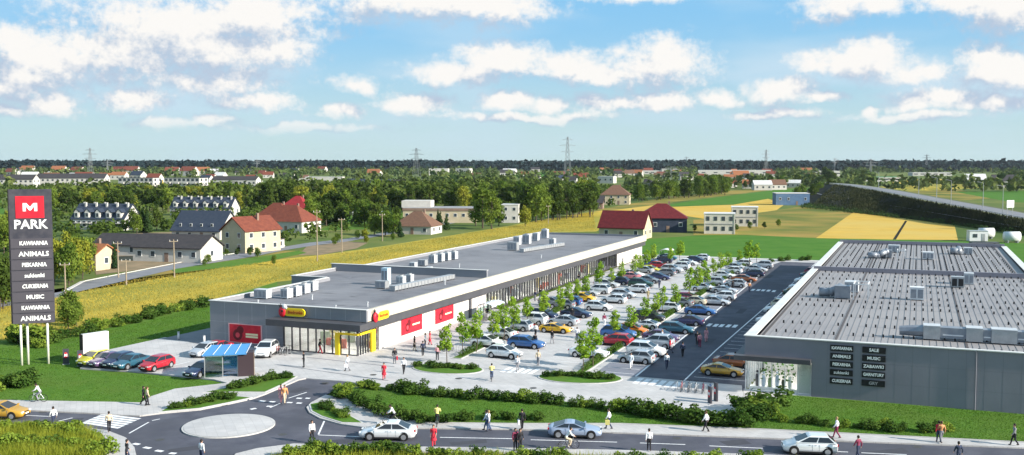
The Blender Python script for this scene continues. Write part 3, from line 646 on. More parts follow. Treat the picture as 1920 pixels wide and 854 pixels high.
def poster(loc,rz,wd,ht,label,frame=True,rows=2):
    e=empty('advert_poster',loc,rz,label,'poster')
    if frame: MB().box((0,-0.03,0),(wd,0.06,ht)).build('frame',PINK,e)
    k=0.93 if frame else 1.0
    MB().box((0,-0.07,0),(wd*k,0.02,ht*k)).build('panel',REDP,e)
    mb=MB(); a=-0.084; mb.disc((-wd*0.22,a,-ht*0.08),ht*0.3,18); mb.disc((-wd*0.14,a-0.004,ht*0.18),ht*0.22,16); mb.build('dark_print',REDD,e)
    mb=MB(); mb.disc((-wd*0.22,a-0.008,-ht*0.1),ht*0.14,14); mb.build('bright_print',mat('bright_red_print',(0.75,0.06,0.08),0.5),e)
    mb=MB()
    for r_ in range(rows):
        mb.box((wd*0.2,-0.083,-ht*0.02-r_*ht*0.13),(wd*0.36,0.006,ht*0.1))
    mb.build('caption_block',YELW,e); return e
poster((*L(-75.0,TF-0.004),1.72),RZ,4.9,2.3,'red poster in pink frame on the grey front wall of the left hall')
poster((*L(SR+0.004,112.5),1.85),RZ+math.pi/2,5.6,2.0,'red unframed poster on white side wall, nearer to the yellow portal',False,1)
poster((*L(SR+0.004,122.0),1.85),RZ+math.pi/2,5.6,2.0,'red unframed poster on white side wall, further from the yellow portal',False,1)
# ================================================================ right retail hall
SL,SRR,RT0,RT1,RH=-15.3,16.5,98.4,222.0,5.55
h2=empty('retail_hall',(*L(SL,RT0),Z0),0,'slate grey retail hall with standing seam roof at right of car park','shop building')
RTM=164.5
w_=MB(); zc=3.35
bx(w_,-9.0,SRR,RT0,RT0+0.35,Z0,RH); bx(w_,SL,-9.0,RT0+0.001,RT0+0.35,zc,RH)
bx(w_,SL,SL+0.3,RT0+0.36,RT1,3.1,RH-0.02); bx(w_,SRR-0.3,SRR,RT0+0.36,RT1,Z0,RH-0.02); bx(w_,SL+0.3,SRR-0.3,RT1-0.3,RT1,Z0,RH-0.03)
bx(w_,SL,SL+0.3,112,RT1,Z0,3.1)
part('wall',w_,GREYR,h2)
c=MB(); bx(c,SL-0.9,-9.05,RT0-0.9,RT0-0.002,3.3,3.75); bx(c,SL-0.9,SL-0.02,RT0,112,3.31,3.76); part('canopy',c,DARK,h2,'anthracite canopy over the corner window')
# standing seam roof, two slopes rising a little towards the far end
zr0,zr1=5.12,5.3
ROOFS=mat('seam_roof',(0.25,0.24,0.245),0.65,(0.225,0.215,0.22),0.3,7,spec=0.3,c3=(0.265,0.252,0.252),scale3=0.07)
r=MB()
for a,b in ((RT0+0.36,RTM-0.2),(RTM+0.2,RT1-0.3)): r.sheet([(*L(SL+0.9,a),zr0),(*L(SRR-0.9,a),zr0),(*L(SRR-0.9,b),zr1),(*L(SL+0.9,b),zr1)],0)
roof=part('roof',r,ROOFS,h2)
r=MB()
def zr(t): 
    a,b=((RT0+0.36,RTM-0.2) if t<RTM else (RTM+0.2,RT1-0.3)); return zr0+(zr1-zr0)*(t-a)/(b-a)
for s in np.arange(SL+1.2,SRR-0.9,0.62):
    for a,b in ((RT0+0.36,RTM-0.2),(RTM+0.2,RT1-0.3)):
        q=[L(s-0.03,a),L(s+0.03,a),L(s+0.03,b),L(s-0.03,b)]; z=[zr0,zr0,zr1,zr1]
        r.add([(x,y,zz-0.01) for (x,y),zz in zip(q,z)]+[(x,y,zz+0.03) for (x,y),zz in zip(q,z)],[(4,5,6,7),(0,1,5,4),(1,2,6,5),(2,3,7,6),(3,0,4,7)])
part('seam',r,mat('seam_rib',(0.215,0.205,0.207),0.65),roof)
r=MB()
for s in (SL+1.25,-7.1,4.6,SRR-2.2):
    for a,b in ((RT0+0.36,RTM-0.2),(RTM+0.2,RT1-0.3)):
        q=[L(s-0.11,a),L(s+0.11,a),L(s+0.11,b),L(s-0.11,b)]; z=[zr0,zr0,zr1,zr1]
        r.add([(x,y,zz-0.01) for (x,y),zz in zip(q,z)]+[(x,y,zz+0.04) for (x,y),zz in zip(q,z)],[(4,5,6,7),(0,1,5,4),(1,2,6,5),(2,3,7,6),(3,0,4,7)])
part('valley_strip',r,mat('valley_dark',(0.085,0.075,0.075),0.7),roof)
r=MB(); rr_=random.Random(3)
for t in (99.6,104.5,110.5,117,124.5,129,134,141,147,153,158,162.5,167,169.5,172.5,175,178,181,184,187,190,193,196,199,202,205,208,211,214,217,220):
    off=0.31
    for k,s in enumerate(np.arange(SL+1.9,SRR-2.4,0.93)):
        if rr_.random()<0.10: continue
        p=L(s+off,t+0.04*k); r.box((p[0],p[1],zr(t)+0.15),(0.16,0.14,0.32),RZ)
o=part('seam_clamp',r,BLACK,roof); o['kind']='stuff'
w_=MB(); bx(w_,SL+0.3,SRR-0.3,RTM-0.2,RTM+0.2,4.8,6.0); part('fire_wall',w_,GREYR,h2,'grey upstand wall across the roof')
w_=MB(); bx(w_,SL+0.3,SRR-0.3,RT1-0.42,RT1-0.31,4.8,6.0); bx(w_,SL+0.3,SRR-0.3,RT1-0.31,RT1+0.02,4.9,6.05); part('rear_parapet',w_,GREYR,h2)
c=MB(); bx(c,SL-0.08,SL+0.95,RT0+0.5,RT1+0.05,RH-0.019,RH+0.07); bx(c,SRR-0.95,SRR+0.08,RT0+0.5,RT1+0.05,RH-0.019,RH+0.07); bx(c,SL-0.1,SRR+0.1,RT0-0.12,RT0+0.45,RH+0.001,RH+0.09)
part('coping',c,COPING,h2)
# panel joints, downpipes and a door on the plain walls
j=MB()
for s in np.arange(-78.0,-70,2.0): bx(j,s-.02,s+.02,TF-.003,TF+.01,Z0,HT)
for s in np.arange(-69.0,-58,2.0): bx(j,s-.02,s+.02,TF-.003,TF+.01,4.12,HT)
for z in (1.6,3.0): bx(j,-80.2,-69.7,TF-.0035,TF+.009,z-.012,z+.012)
part('panel_joint',j,GALV,hall)
j=MB()
for t in np.arange(106,226,6.0): bx(j,SR+.98,SR+1.004,t-.03,t+.03,4.13,HT)
part('fascia_joint',j,GALV,hall)
j=MB()
for s in np.arange(-7.6,16,1.5): bx(j,s-.015,s+.015,RT0-.003,RT0+.01,Z0,RH)
for z in (1.9,3.75): bx(j,-9.0,SRR,RT0-.0035,RT0+.009,z-.01,z+.01)
part('panel_joint',j,mat('joint_slate',(0.175,0.168,0.195),0.6),h2)
for s in (5.2,):
    j=MB(); q=L(s,RT0-.07); j.tube((*q,Z0),(*q,RH-.1),.05,n=8); part('downpipe',j,GREYR,h2)
# corner shop window
g=MB(); g.prism(LQ(SL+0.15,-9.1,RT0+0.45,RT0+0.49),Z0+0.15,zc); part('shop_window',g,GLASS,h2)
g=MB(); g.prism(LQ(SL+0.1,SL+0.14,RT0+0.5,112),Z0+0.15,3.1); part('shop_window',g,GLASS,h2)
m_=MB()
for s in (SL+0.02,-14.0,-12.78,-11.55,-10.35,-9.15): bx(m_,s,s+0.09,RT0+0.38,RT0+0.56,Z0,zc)
for t in np.arange(RT0+1.6,112,1.5): bx(m_,SL+0.02,SL+0.2,t,t+0.1,Z0,3.1)
bx(m_,SL+0.02,-9.0,RT0+0.375,RT0+0.565,Z0,Z0+0.14)
part('mullion',m_,WHITEM,h2)
i_=MB(); i_.sheet(LQ(SL+0.3,-5,RT0+0.5,110),Z0+0.02); part('shop_floor',i_,INFLOOR,h2)
i_=MB(); bx(i_,SL+0.3,-5,110,110.2,Z0,3.6); bx(i_,-8.9,-8.7,RT0+0.4,110,Z0,3.6); bx(i_,SL+0.35,-8.9,RT0+0.5,110,3.42,3.5); bx(i_,-10.3,-9.0,RT0+0.9,RT0+1.0,Z0+0.05,3.4); part('inner_wall',i_,INWALL,h2)
lm=MB()
for s in (-14.4,-12.9,-11.4,-10.0):
    for t in (99.8,102.5,106): bx(lm,s-0.5,s+0.5,t-0.2,t+0.2,3.34,3.41)
part('ceiling_lamp',lm,LAMP,h2)
# display: plinth, clothes forms and leafy branches in the window
GO=[mat('display_white',(0.8,0.8,0.78),0.6),mat('display_green',(0.10,0.22,0.05),0.7),mat('display_dark',(0.03,0.03,0.035),0.6),mat('display_blue',(0.45,0.55,0.68),0.6)]
d=MB(); bx(d,-14.9,-10.4,RT0+0.7,RT0+1.5,Z0+0.02,0.5,0)
for s,k,hh in ((-14.2,2,1.5),(-13.6,3,1.4),(-13.0,1,1.2),(-12.3,3,1.5),(-11.7,2,1.1),(-11.1,0,1.5)):
    p=L(s,RT0+1.1); d.tube((*p,0.5),(*p,1.0),0.16,0.2,8,k); d.tube((*p,1.0),(*p,hh+0.2),0.22,0.15,8,k); d.ball((*p,hh+0.45),0.13,8,6,k)
for k in range(90):
    s=rnd.uniform(-13.9,-10.6); p=L(s,RT0+rnd.uniform(0.65,1.7)); z=rnd.uniform(1.2,3.0); d.box((p[0],p[1],z),(rnd.uniform(.08,.3),0.02,rnd.uniform(.08,.25)),rnd.uniform(0,3),1)
part('window_display',d,GO,h2)
# fascia signs on the right hall
def wallsign(s,zc_,txt,label,style='u'):
    e=empty('name_sign',(*L(s,RT0-0.003),zc_),RZ,label,'name sign','name signs on the slate wall')
    MB().box((0,-0.06,0),(2.05,0.12,0.56)).build('board',SIGNE,e)
    text('lettering',txt,0.40 if style!='s' else 0.42,GREYL if style=='dim' else LETTER,e,(0,-0.125,-0.01),(math.pi/2,0,0),0.01,0.012 if style!='s' else 0.004,shear=0.15 if style=='i' else 0,sx=1.0 if len(txt)<9 else 0.82)
    return e
Y1=[4.97,4.20,3.43,2.66,1.86]
for z,t,st,lb in zip(Y1,['KAWIARNIA','ANIMALS','PIEKARNIA','sukienki','CUKIERNIA'],'uuusi',['topmost','second','third','fourth','lowest']): wallsign(-6.3,z,t,'black name sign reading %s, %s in left column on slate wall'%(t,lb),st)
for z,t,st,lb in zip(Y1,['SALE','MUSIC','ZABAWKI','GARNITURY','GRY'],['u','u','u','u','dim'],['topmost','second','third','fourth','lowest']): wallsign(-3.45,z+0.02,t,'black name sign reading %s, %s in right column on slate wall'%(t,lb),st)
# ================================================================ roof plant
def ahu(px,py,zr_,wd,dp,ht,label,fans=0,m=None,grp='air handling units on the flat roofs',rot=RZ,dark=False,center=None):
    x,y=center or G(px,py,zr_)
    e=empty('rooftop_unit',(x,y,zr_),rot,label,'air unit',grp)
    mb=MB(); mb.box((0,0,ht/2+0.12),(wd,dp,ht)); mb.box((0,0,ht+0.14),(wd+0.06,dp+0.06,0.05)); mb.build('casing',m or GALVB,e)
    mb=MB(); n=max(2,int(wd/0.55))
    for i in range(n): mb.box((-wd/2+(i+0.5)*wd/n,-dp/2-0.012,ht/2+0.12),(wd/n*0.78,0.024,ht*0.72))
    mb.build('grille',DUCT if not dark else BLACK,e)
    mb=MB()
    for i in (-1,1):
        for j in (-1,1): mb.box((i*(wd/2-0.1),j*(dp/2-0.1),0.06),(0.12,0.12,0.12))
    mb.build('foot',DUCT,e)
    for i in range(fans):
        mb=MB(); cx=-wd/2+(i+0.5)*wd/fans; r_=min(wd/fans,dp)*0.38
        mb.tube((cx,0,ht+0.16),(cx,0,ht+0.34),r_,n=12); fn=mb.build('fan',GALV,e); mb=MB(); mb.disc((cx,0,ht+0.345),r_*0.8,12,'z'); mb.build('fan_blades',BLACK,fn)
    return e
zl=5.0
ahu(493,560,zl,1.9,1.2,1.05,'pale box air unit with dark grille at the left front roof corner',0)
for i,(a,b) in enumerate(((538,560),(555,556),(571,551),(586,546))): ahu(a,b,zl,1.0,1.3,1.15,'slim pale air unit in row of four behind the grey front wall',1,grp='row of four slim air units')
ahu(717,541,zl,1.6,1.3,0.9,'grey unit under a tall pale blue hood on the front roof',0,GALV)
e=ahu(724,535,zl,1.0,1.0,2.3,'tall pale blue roof hood beside long grey screen',0,mat('blue_metal',(0.45,0.6,0.68),0.4))
ahu(752,533,zl,1.1,1.0,1.0,'white twin fan box left of long roof screen',1); ahu(768,529,zl,0.9,1.0,0.95,'small white fan box close to long roof screen',1)
def screen(a,b,zr_,ht,label):
    A,Bp=Vector((*G(*a,zr_),zr_)),Vector((*G(*b,zr_),zr_)); e=empty('roof_screen',tuple(A),math.atan2(Bp.y-A.y,Bp.x-A.x),label,'screen'); ln_=(Bp-A).length
    mb=MB(); mb.box((ln_/2,0,0.15+ht/2),(ln_,0.9,ht)); mb.build('duct_run',GALV,e)
    mb=MB(); k=int(ln_/0.8)
    for i in range(k+1): mb.box((ln_*i/k,-0.47,0.1+ht/2),(0.06,0.04,ht+0.1)); mb.box((ln_*i/k,0,0.07),(0.1,0.9,0.14))
    mb.build('rib',DUCT,e); return e
screen((735,547),(848,524),zl,0.6,'long grey duct run on the front roof of left hall')
screen((978,474),(1055,462),zl,0.6,'long grey duct run on the rear roof of left hall')
for i,(a,b) in enumerate(((812,494),(826,491),(838,489),(851,487))): ahu(a,b,zl,1.1,1.2,1.3,'slim pale air unit in the row beside the rear roof edge',1,grp='row of slim units on the rear roof')
ahu(793,499,zl,1.3,1.1,0.9,'low grey air unit at the near end of rear row',0,GALV); ahu(775,503,zl,1.0,1.0,0.8,'small arched vent box behind the upstand wall',0)
ahu(805,513,zl,0.8,0.8,0.9,'small pale box right before the upstand wall',0)
for i,(a,b,wd,ht,lb) in enumerate(((962,470,2.0,1.5,'wide grey unit at the left of the rear roof cluster'),(988,458,1.5,1.9,'pale upright unit in the middle of the rear roof cluster'),(1005,452,1.2,1.6,'pale unit behind the middle of the rear roof cluster'),(1022,447,1.4,1.9,'tall pale unit at the far side of rear roof cluster'),(970,460,1.3,1.7,'pale blue unit behind the wide grey unit'),(1036,460,1.1,1.2,'small pale unit at the right of the rear roof cluster'))): ahu(a,b,zl,wd,1.3,ht,lb,1 if i%2 else 0,GALV if i==0 else None)
# right roof
def duct(px,py,zr_,pts,r_,label,sq=False):
    x,y=G(px,py,zr_); e=empty('roof_duct',(x,y,zr_),RZ,label,'duct')
    mb=MB()
    for i in range(len(pts)-1): mb.tube(pts[i],pts[i+1],r_,n=4 if sq else 10)
    for p in pts[1:-1]: mb.ball(p,r_*1.05,10,8)
    mb.build('duct_pipe',DUCT,e,not sq)
    mb=MB()
    for p in pts: mb.box((p[0],p[1],p[2]/2),(0.12,r_*1.6,max(0.05,p[2]-r_*0.6)))
    mb.build('bracket',GALV,e); return e
zq=5.2
duct(1545,558,zq,[(-0.6,0,0.7),(0.8,0.2,0.7),(1.8,0.8,1.1),(1.8,2.4,1.1)],0.55,'fat dark lagged duct on the near half of right roof',False)
ahu(1580,560,zq,1.9,1.6,1.5,'dark lagged unit beside the white frame on near right roof',0,DUCT); ahu(1597,548,zq,1.7,2.2,1.3,'pale unit behind the dark lagged unit',0,GALVB)
def frame(px,py,zr_,w_,d_,h_,label):
    x,y=G(px,py,zr_); e=empty('roof_frame',(x,y,zr_),RZ,label,'frame'); mb=MB()
    for i in (0,1):
        for j in (0,1): mb.box((i*w_,j*d_,h_/2),(0.12,0.12,h_))
    mb.build('post',WHITEM,e); mb=MB(); mb.box((w_/2,0,h_),(w_+0.12,0.13,0.12)); mb.box((w_/2,d_,h_),(w_+0.12,0.13,0.12)); mb.box((0,d_/2,h_+0.004),(0.13,d_,0.12)); mb.box((w_,d_/2,h_+0.004),(0.13,d_,0.12)); mb.build('beam',WHITEM,e)
    return e
frame(1600,563,zq,1.7,3.5,2.0,'white steel frame around units on the near right roof')
frame(1682,487,zq,1.3,3.0,1.6,'white steel frame around units on the far right roof')
duct(1632,485,zq,[(-0.4,0,0.6),(1.2,0.2,0.6),(2.6,1.0,1.2),(2.6,2.4,1.2)],0.5,'fat dark lagged duct on the far half of right roof')
ahu(1662,484,zq,1.8,1.6,1.3,'dark lagged unit on the far right roof',0,DUCT); ahu(1676,474,zq,2.0,1.8,1.3,'pale unit at the back of the far right roof',0,GALVB)
ahu(1719,563,zq,1.6,1.4,1.5,'single white box unit in middle of near right roof',0,WHITEM); ahu(1740,487,zq,1.8,1.5,1.2,'single white box unit in middle of far right roof',0,WHITEM)
ahu(1795,540,zq,1.6,1.6,1.4,'grey unit with dark side before the upstand wall',0,GALV,dark=True); ahu(1816,534,zq,1.2,1.6,1.5,'pale unit touching upstand wall of right roof',0)
duct(1790,478,zq,[(-0.8,0,0.7),(0.7,0,0.7),(0.7,1.5,1.0)],0.6,'short fat duct on the far right roof'); ahu(1815,478,zq,1.4,1.5,1.2,'pale unit at right end of the far right roof',0)
# long split unit at the roof's near edge
x,y=G(1690,632,zq); e=empty('long_air_unit',(x,y,zq),RZ,'long segmented air handling unit near the front edge of right roof','air unit')
mb=MB(); mb.tube((-0.2,0,0.65),(2.0,0,0.75),0.45,0.6,8); mb.build('intake',DUCT,e)
xx=2.0
for i,(wd,kd) in enumerate(((1.5,0),(2.3,1),(1.45,0),(0.75,1),(2.2,0),(0.75,1),(2.2,0),(0.8,1),(2.2,0))):
    mb=MB(); mb.box((xx+wd/2,0,0.75 if kd else 0.7),(wd-0.004,1.3 if kd else 1.55,1.0 if kd else 1.25)); mb.build('connector' if kd else 'module',DUCT if kd else GALV,e)
    if not kd: mb=MB(); mb.box((xx+wd/2,0,1.36),(wd+0.04,1.62,0.07)); mb.build('lid',GALVB,e)
    if kd: mb=MB(); mb.box((xx+wd/2,-0.66,0.55),(wd*0.8,0.02,0.12)); mb.build('label_strip',WHITEM,e)
    xx+=wd
mb=MB(); mb.box((xx/2+0.6,0,0.035),(xx-1.4,1.0,0.07)); mb.build('base_rail',DUCT,e)

# ================================================================ kinds that repeat: foliage, cars, people, bicycles
def crown_mesh(name,lobes,n,size,m,seed,flat=0.0,up=0.35):
    r=np.random.default_rng(seed); lo=np.array(lobes,float); vol=lo[:,3]*lo[:,4]*lo[:,5]; vol=vol**0.75; k=r.choice(len(lo),n,p=vol/vol.sum()); q=lo[k]
    d=r.normal(size=(n,3)); d/=np.linalg.norm(d,axis=1)[:,None]
    rad=r.uniform(0.45,1.06,n)**0.6*r.uniform(0.86,1.1,n)
    c=q[:,:3]+d*q[:,3:6]*rad[:,None]
    nr=d*0.9+r.normal(size=(n,3))*0.75+np.array([0,0,up]); nr/=np.linalg.norm(nr,axis=1)[:,None]
    t=np.cross(nr,r.normal(size=(n,3))); t/=np.linalg.norm(t,axis=1)[:,None]+1e-9; b=np.cross(nr,t)
    s=size*r.uniform(0.55,1.35,n)[:,None]; a=r.uniform(0.5,0.9,n)[:,None]
    v=np.empty((n,4,3)); v[:,0]=c-t*s; v[:,1]=c-b*s*a; v[:,2]=c+t*s+nr*s*0.2; v[:,3]=c+b*s*a
    me=bpy.data.meshes.new(name); me.vertices.add(4*n); me.vertices.foreach_set('co',v.reshape(-1)); me.loops.add(4*n); me.loops.foreach_set('vertex_index',np.arange(4*n,dtype=np.int32))
    me.polygons.add(n); me.polygons.foreach_set('loop_start',np.arange(0,4*n,4,dtype=np.int32)); me.update(calc_edges=True); me.materials.append(m); return me
def trunk_mesh(name,h,r0,limbs,seed,m=BARK):
    rr=random.Random(seed); mb=MB(); p=[(0,0,0)]; 
    for i in range(1,5): p.append((rr.uniform(-.03,.03)*h,rr.uniform(-.03,.03)*h,h*i/4))
    mb.path(p,[r0,r0*.8,r0*.62,r0*.42,r0*.15],7)
    for i in range(limbs):
        f=rr.uniform(.4,.85); a=rr.uniform(0,6.28); z=h*f; l=h*rr.uniform(.18,.36)
        mb.tube((0,0,z),(l*math.cos(a),l*math.sin(a),z+l*rr.uniform(.4,.9)),r0*.4*(1.1-f),r0*.08,5)
    return mb.mesh(name,m)
def lobes_round(h,wd,n,seed,base=0.25):
    r=random.Random(seed); o=[(0,0,h*(.5+base/2),wd*.30,wd*.30,h*(1-base)*.42)]
    for i in range(n):
        a=r.uniform(0,6.28); f=r.uniform(base+.08,.93); k=math.sin(math.pi*min(1,max(0.12,(f-base)/(1-base)*.92+.1)))*wd*.34*r.uniform(.7,1.1)
        s=wd*r.uniform(.12,.24); o.append((k*math.cos(a),k*math.sin(a),h*f,s,s,s*r.uniform(.7,1.1)))
    return o
def lobes_cone(h,wd,n,seed):
    r=random.Random(seed); o=[]
    for i in range(n):
        f=.08+.9*i/n; k=wd*.5*(1-f)**.9; a=r.uniform(0,6.28); o.append((k*.3*math.cos(a),k*.3*math.sin(a),h*f,k*r.uniform(.75,1.05)+.08,k*r.uniform(.75,1.05)+.08,h*.06))
    return o
def lobes_tall(h,wd,n,seed):
    r=random.Random(seed); o=[]
    for i in range(n):
        f=r.uniform(.2,.97); a=r.uniform(0,6.28); k=wd*.3*math.sin(math.pi*min(.95,f*.85+.1)); o.append((k*math.cos(a),k*math.sin(a),h*f,wd*r.uniform(.13,.24),wd*r.uniform(.13,.24),h*r.uniform(.05,.10)))
    return o
TREE={}
def mk(kind,i,lobes,n,size,m,h,r0,limbs): TREE.setdefault(kind,[]).append((crown_mesh(kind+'_crown',lobes,n,size,m,i*17+len(kind)),trunk_mesh(kind+'_trunk',h*.92,r0,limbs,i),h))
for i in range(4): mk('broad',i,lobes_round(10,8.5,26,i+1,.2),1900,.34,LF_DEC,10,.24,6)
for i in range(3): mk('dark',i,lobes_round(10,7.5,24,i+40,.18),1900,.34,LF_DARK,10,.24,6)
for i in range(3): mk('yellow',i,lobes_round(10,7.5,24,i+70,.15),1700,.34,LF_YEL,10,.2,6)
for i in range(3): mk('tall',i,lobes_tall(12,4.6,30,i+90),1600,.3,LF_DARK,12,.22,5)
for i in range(2): mk('tally',i,lobes_tall(12,6.5,34,i+95),1900,.3,LF_DEC,12,.25,6)
for i in range(2): mk('conifer',i,lobes_cone(10,4.2,17,i+20),1900,.26,LF_CON,10,.2,0)
def lobes_young(seed):
    r=random.Random(seed); o=[(0,0,2.6,.42,.42,1.4)]
    for i in range(14):
        f=r.uniform(.22,.98); a=r.uniform(0,6.28); k=.42*math.sin(math.pi*(.12+.8*f))**.8; s_=r.uniform(.2,.33)*(1.15-.5*f); o.append((1.2*k*math.cos(a),1.2*k*math.sin(a),.75+3.55*f,s_*1.05,s_*1.05,s_*1.3))
    return o
for i in range(4): mk('young',i,lobes_young(i+200),760,.11,LF_YOUNG,4.4,.045,6)
SHRUB=[]
def lobes_shrub(seed,w=1.0,h=1.0):
    r=random.Random(seed); o=[(0,0,.45*h,.55*w,.55*w,.42*h)]
    for i in range(9):
        a=r.uniform(0,6.28); k=r.uniform(.2,.62)*w; s=r.uniform(.2,.36); o.append((k*math.cos(a),k*math.sin(a),r.uniform(.25,.85)*h,s*w,s*w,s*h))
    return o
SHRUB=[crown_mesh('shrub_foliage',lobes_shrub(i),650,.085,LF_SHRUB,i+300) for i in range(5)]
SHRUBL=[crown_mesh('shrub_foliage',lobes_shrub(i+9),650,.085,LF_SHRUBL,i+320) for i in range(4)]
def shrub_stem():
    mb=MB()
    for i in range(5): a=i*1.256; mb.tube((0,0,0),(.3*math.cos(a),.3*math.sin(a),.55),.025,.008,4)
    return mb.mesh('shrub_stem',BARK)
STEM=shrub_stem()
NAMES={'broad':'broadleaf_tree','dark':'broadleaf_tree','yellow':'broadleaf_tree','tall':'slender_tree','tally':'tall_tree','conifer':'conifer_tree','young':'young_tree'}
def tree(kind,x,y,h,label,group,wide=1.0,z=-0.08,trunk=True):
    c,t,h0=TREE[kind][rnd.randrange(len(TREE[kind]))]; k=h/h0
    e=empty(NAMES[kind],(x,y,z),rnd.uniform(0,6.28),label,'tree',group); e.scale=(k*wide,k*wide,k)
    link('trunk',t,e); link('crown',c,e); return e
def shrub(x,y,h,label,group,wide=1.3,light=False,z=0.13,cat='shrub'):
    me=rnd.choice(SHRUBL if light else SHRUB); e=empty('shrub',(x,y,z),rnd.uniform(0,6.28),label,cat,group); e.scale=(h*wide,h*wide*rnd.uniform(.85,1.15),h)
    link('stem',STEM,e); link('foliage',me,e); return e
# ---------------------------------------------------------------- cars
TYRE=mat('tyre',(0.012,0.012,0.013),0.8); RIM=mat('rim_alloy',(0.5,0.5,0.52),0.3,metal=0.7); CARGLASS=mat('car_window',(0.016,0.022,0.03),0.07,spec=0.5); TRIM=mat('car_trim',(0.012,0.012,0.014),0.6)
HEADL=mat('head_light',(0.75,0.76,0.78),0.1,spec=0.7); TAILL=mat('tail_light',(0.4,0.01,0.01),0.2)
PAINTS={}
def paint(n,c,metal=0.25,rough=0.3):
    m=mat('paint_'+n,c,rough,metal=metal,coat=0.6,spec=0.5); PAINTS[n]=m
for n,c in dict(white=(.72,.73,.74),silver=(.45,.47,.5),grey=(.2,.21,.23),navy=(.018,.028,.075),indigo=(.04,.04,.11),blue=(.035,.115,.32),pale_blue=(.3,.36,.48),teal=(.025,.1,.15),red=(.45,.015,.03),maroon=(.22,.015,.06),yellow=(.75,.42,.01),lime=(.55,.5,.03),orange=(.7,.2,.02),copper=(.32,.10,.03),gold=(.5,.28,.03),green=(.02,.06,.045),cream=(.62,.56,.42),black=(.015,.015,.018),purple=(.1,.06,.14),pink=(.55,.2,.22)).items(): paint(n,c)
CART={'hatchback':dict(L=4.1,W=.88,hood=.9,belt=.98,roof=1.48,b=(1.15,-1.95),r=(.12,-1.35),tail=.96,rd=1.25),
      'saloon':dict(L=4.6,W=.9,hood=.85,belt=.94,roof=1.43,b=(1.1,-1.85),r=(.1,-.85),tail=.98,rd=1.38),
      'suv':dict(L=4.5,W=.93,hood=1.02,belt=1.1,roof=1.66,b=(1.2,-2.12),r=(.25,-1.55),tail=1.08,rd=1.35),
      'estate':dict(L=4.6,W=.9,hood=.88,belt=.96,roof=1.48,b=(1.12,-2.16),r=(.1,-1.6),tail=.96,rd=1.36),
      'coupe':dict(L=4.4,W=.91,hood=.8,belt=.88,roof=1.28,b=(.95,-1.85),r=(-.1,-.75),tail=.9,rd=1.33)}
CARM={}; SEAMG=mat('panel_gap',(0.16,0.16,0.165),0.6)
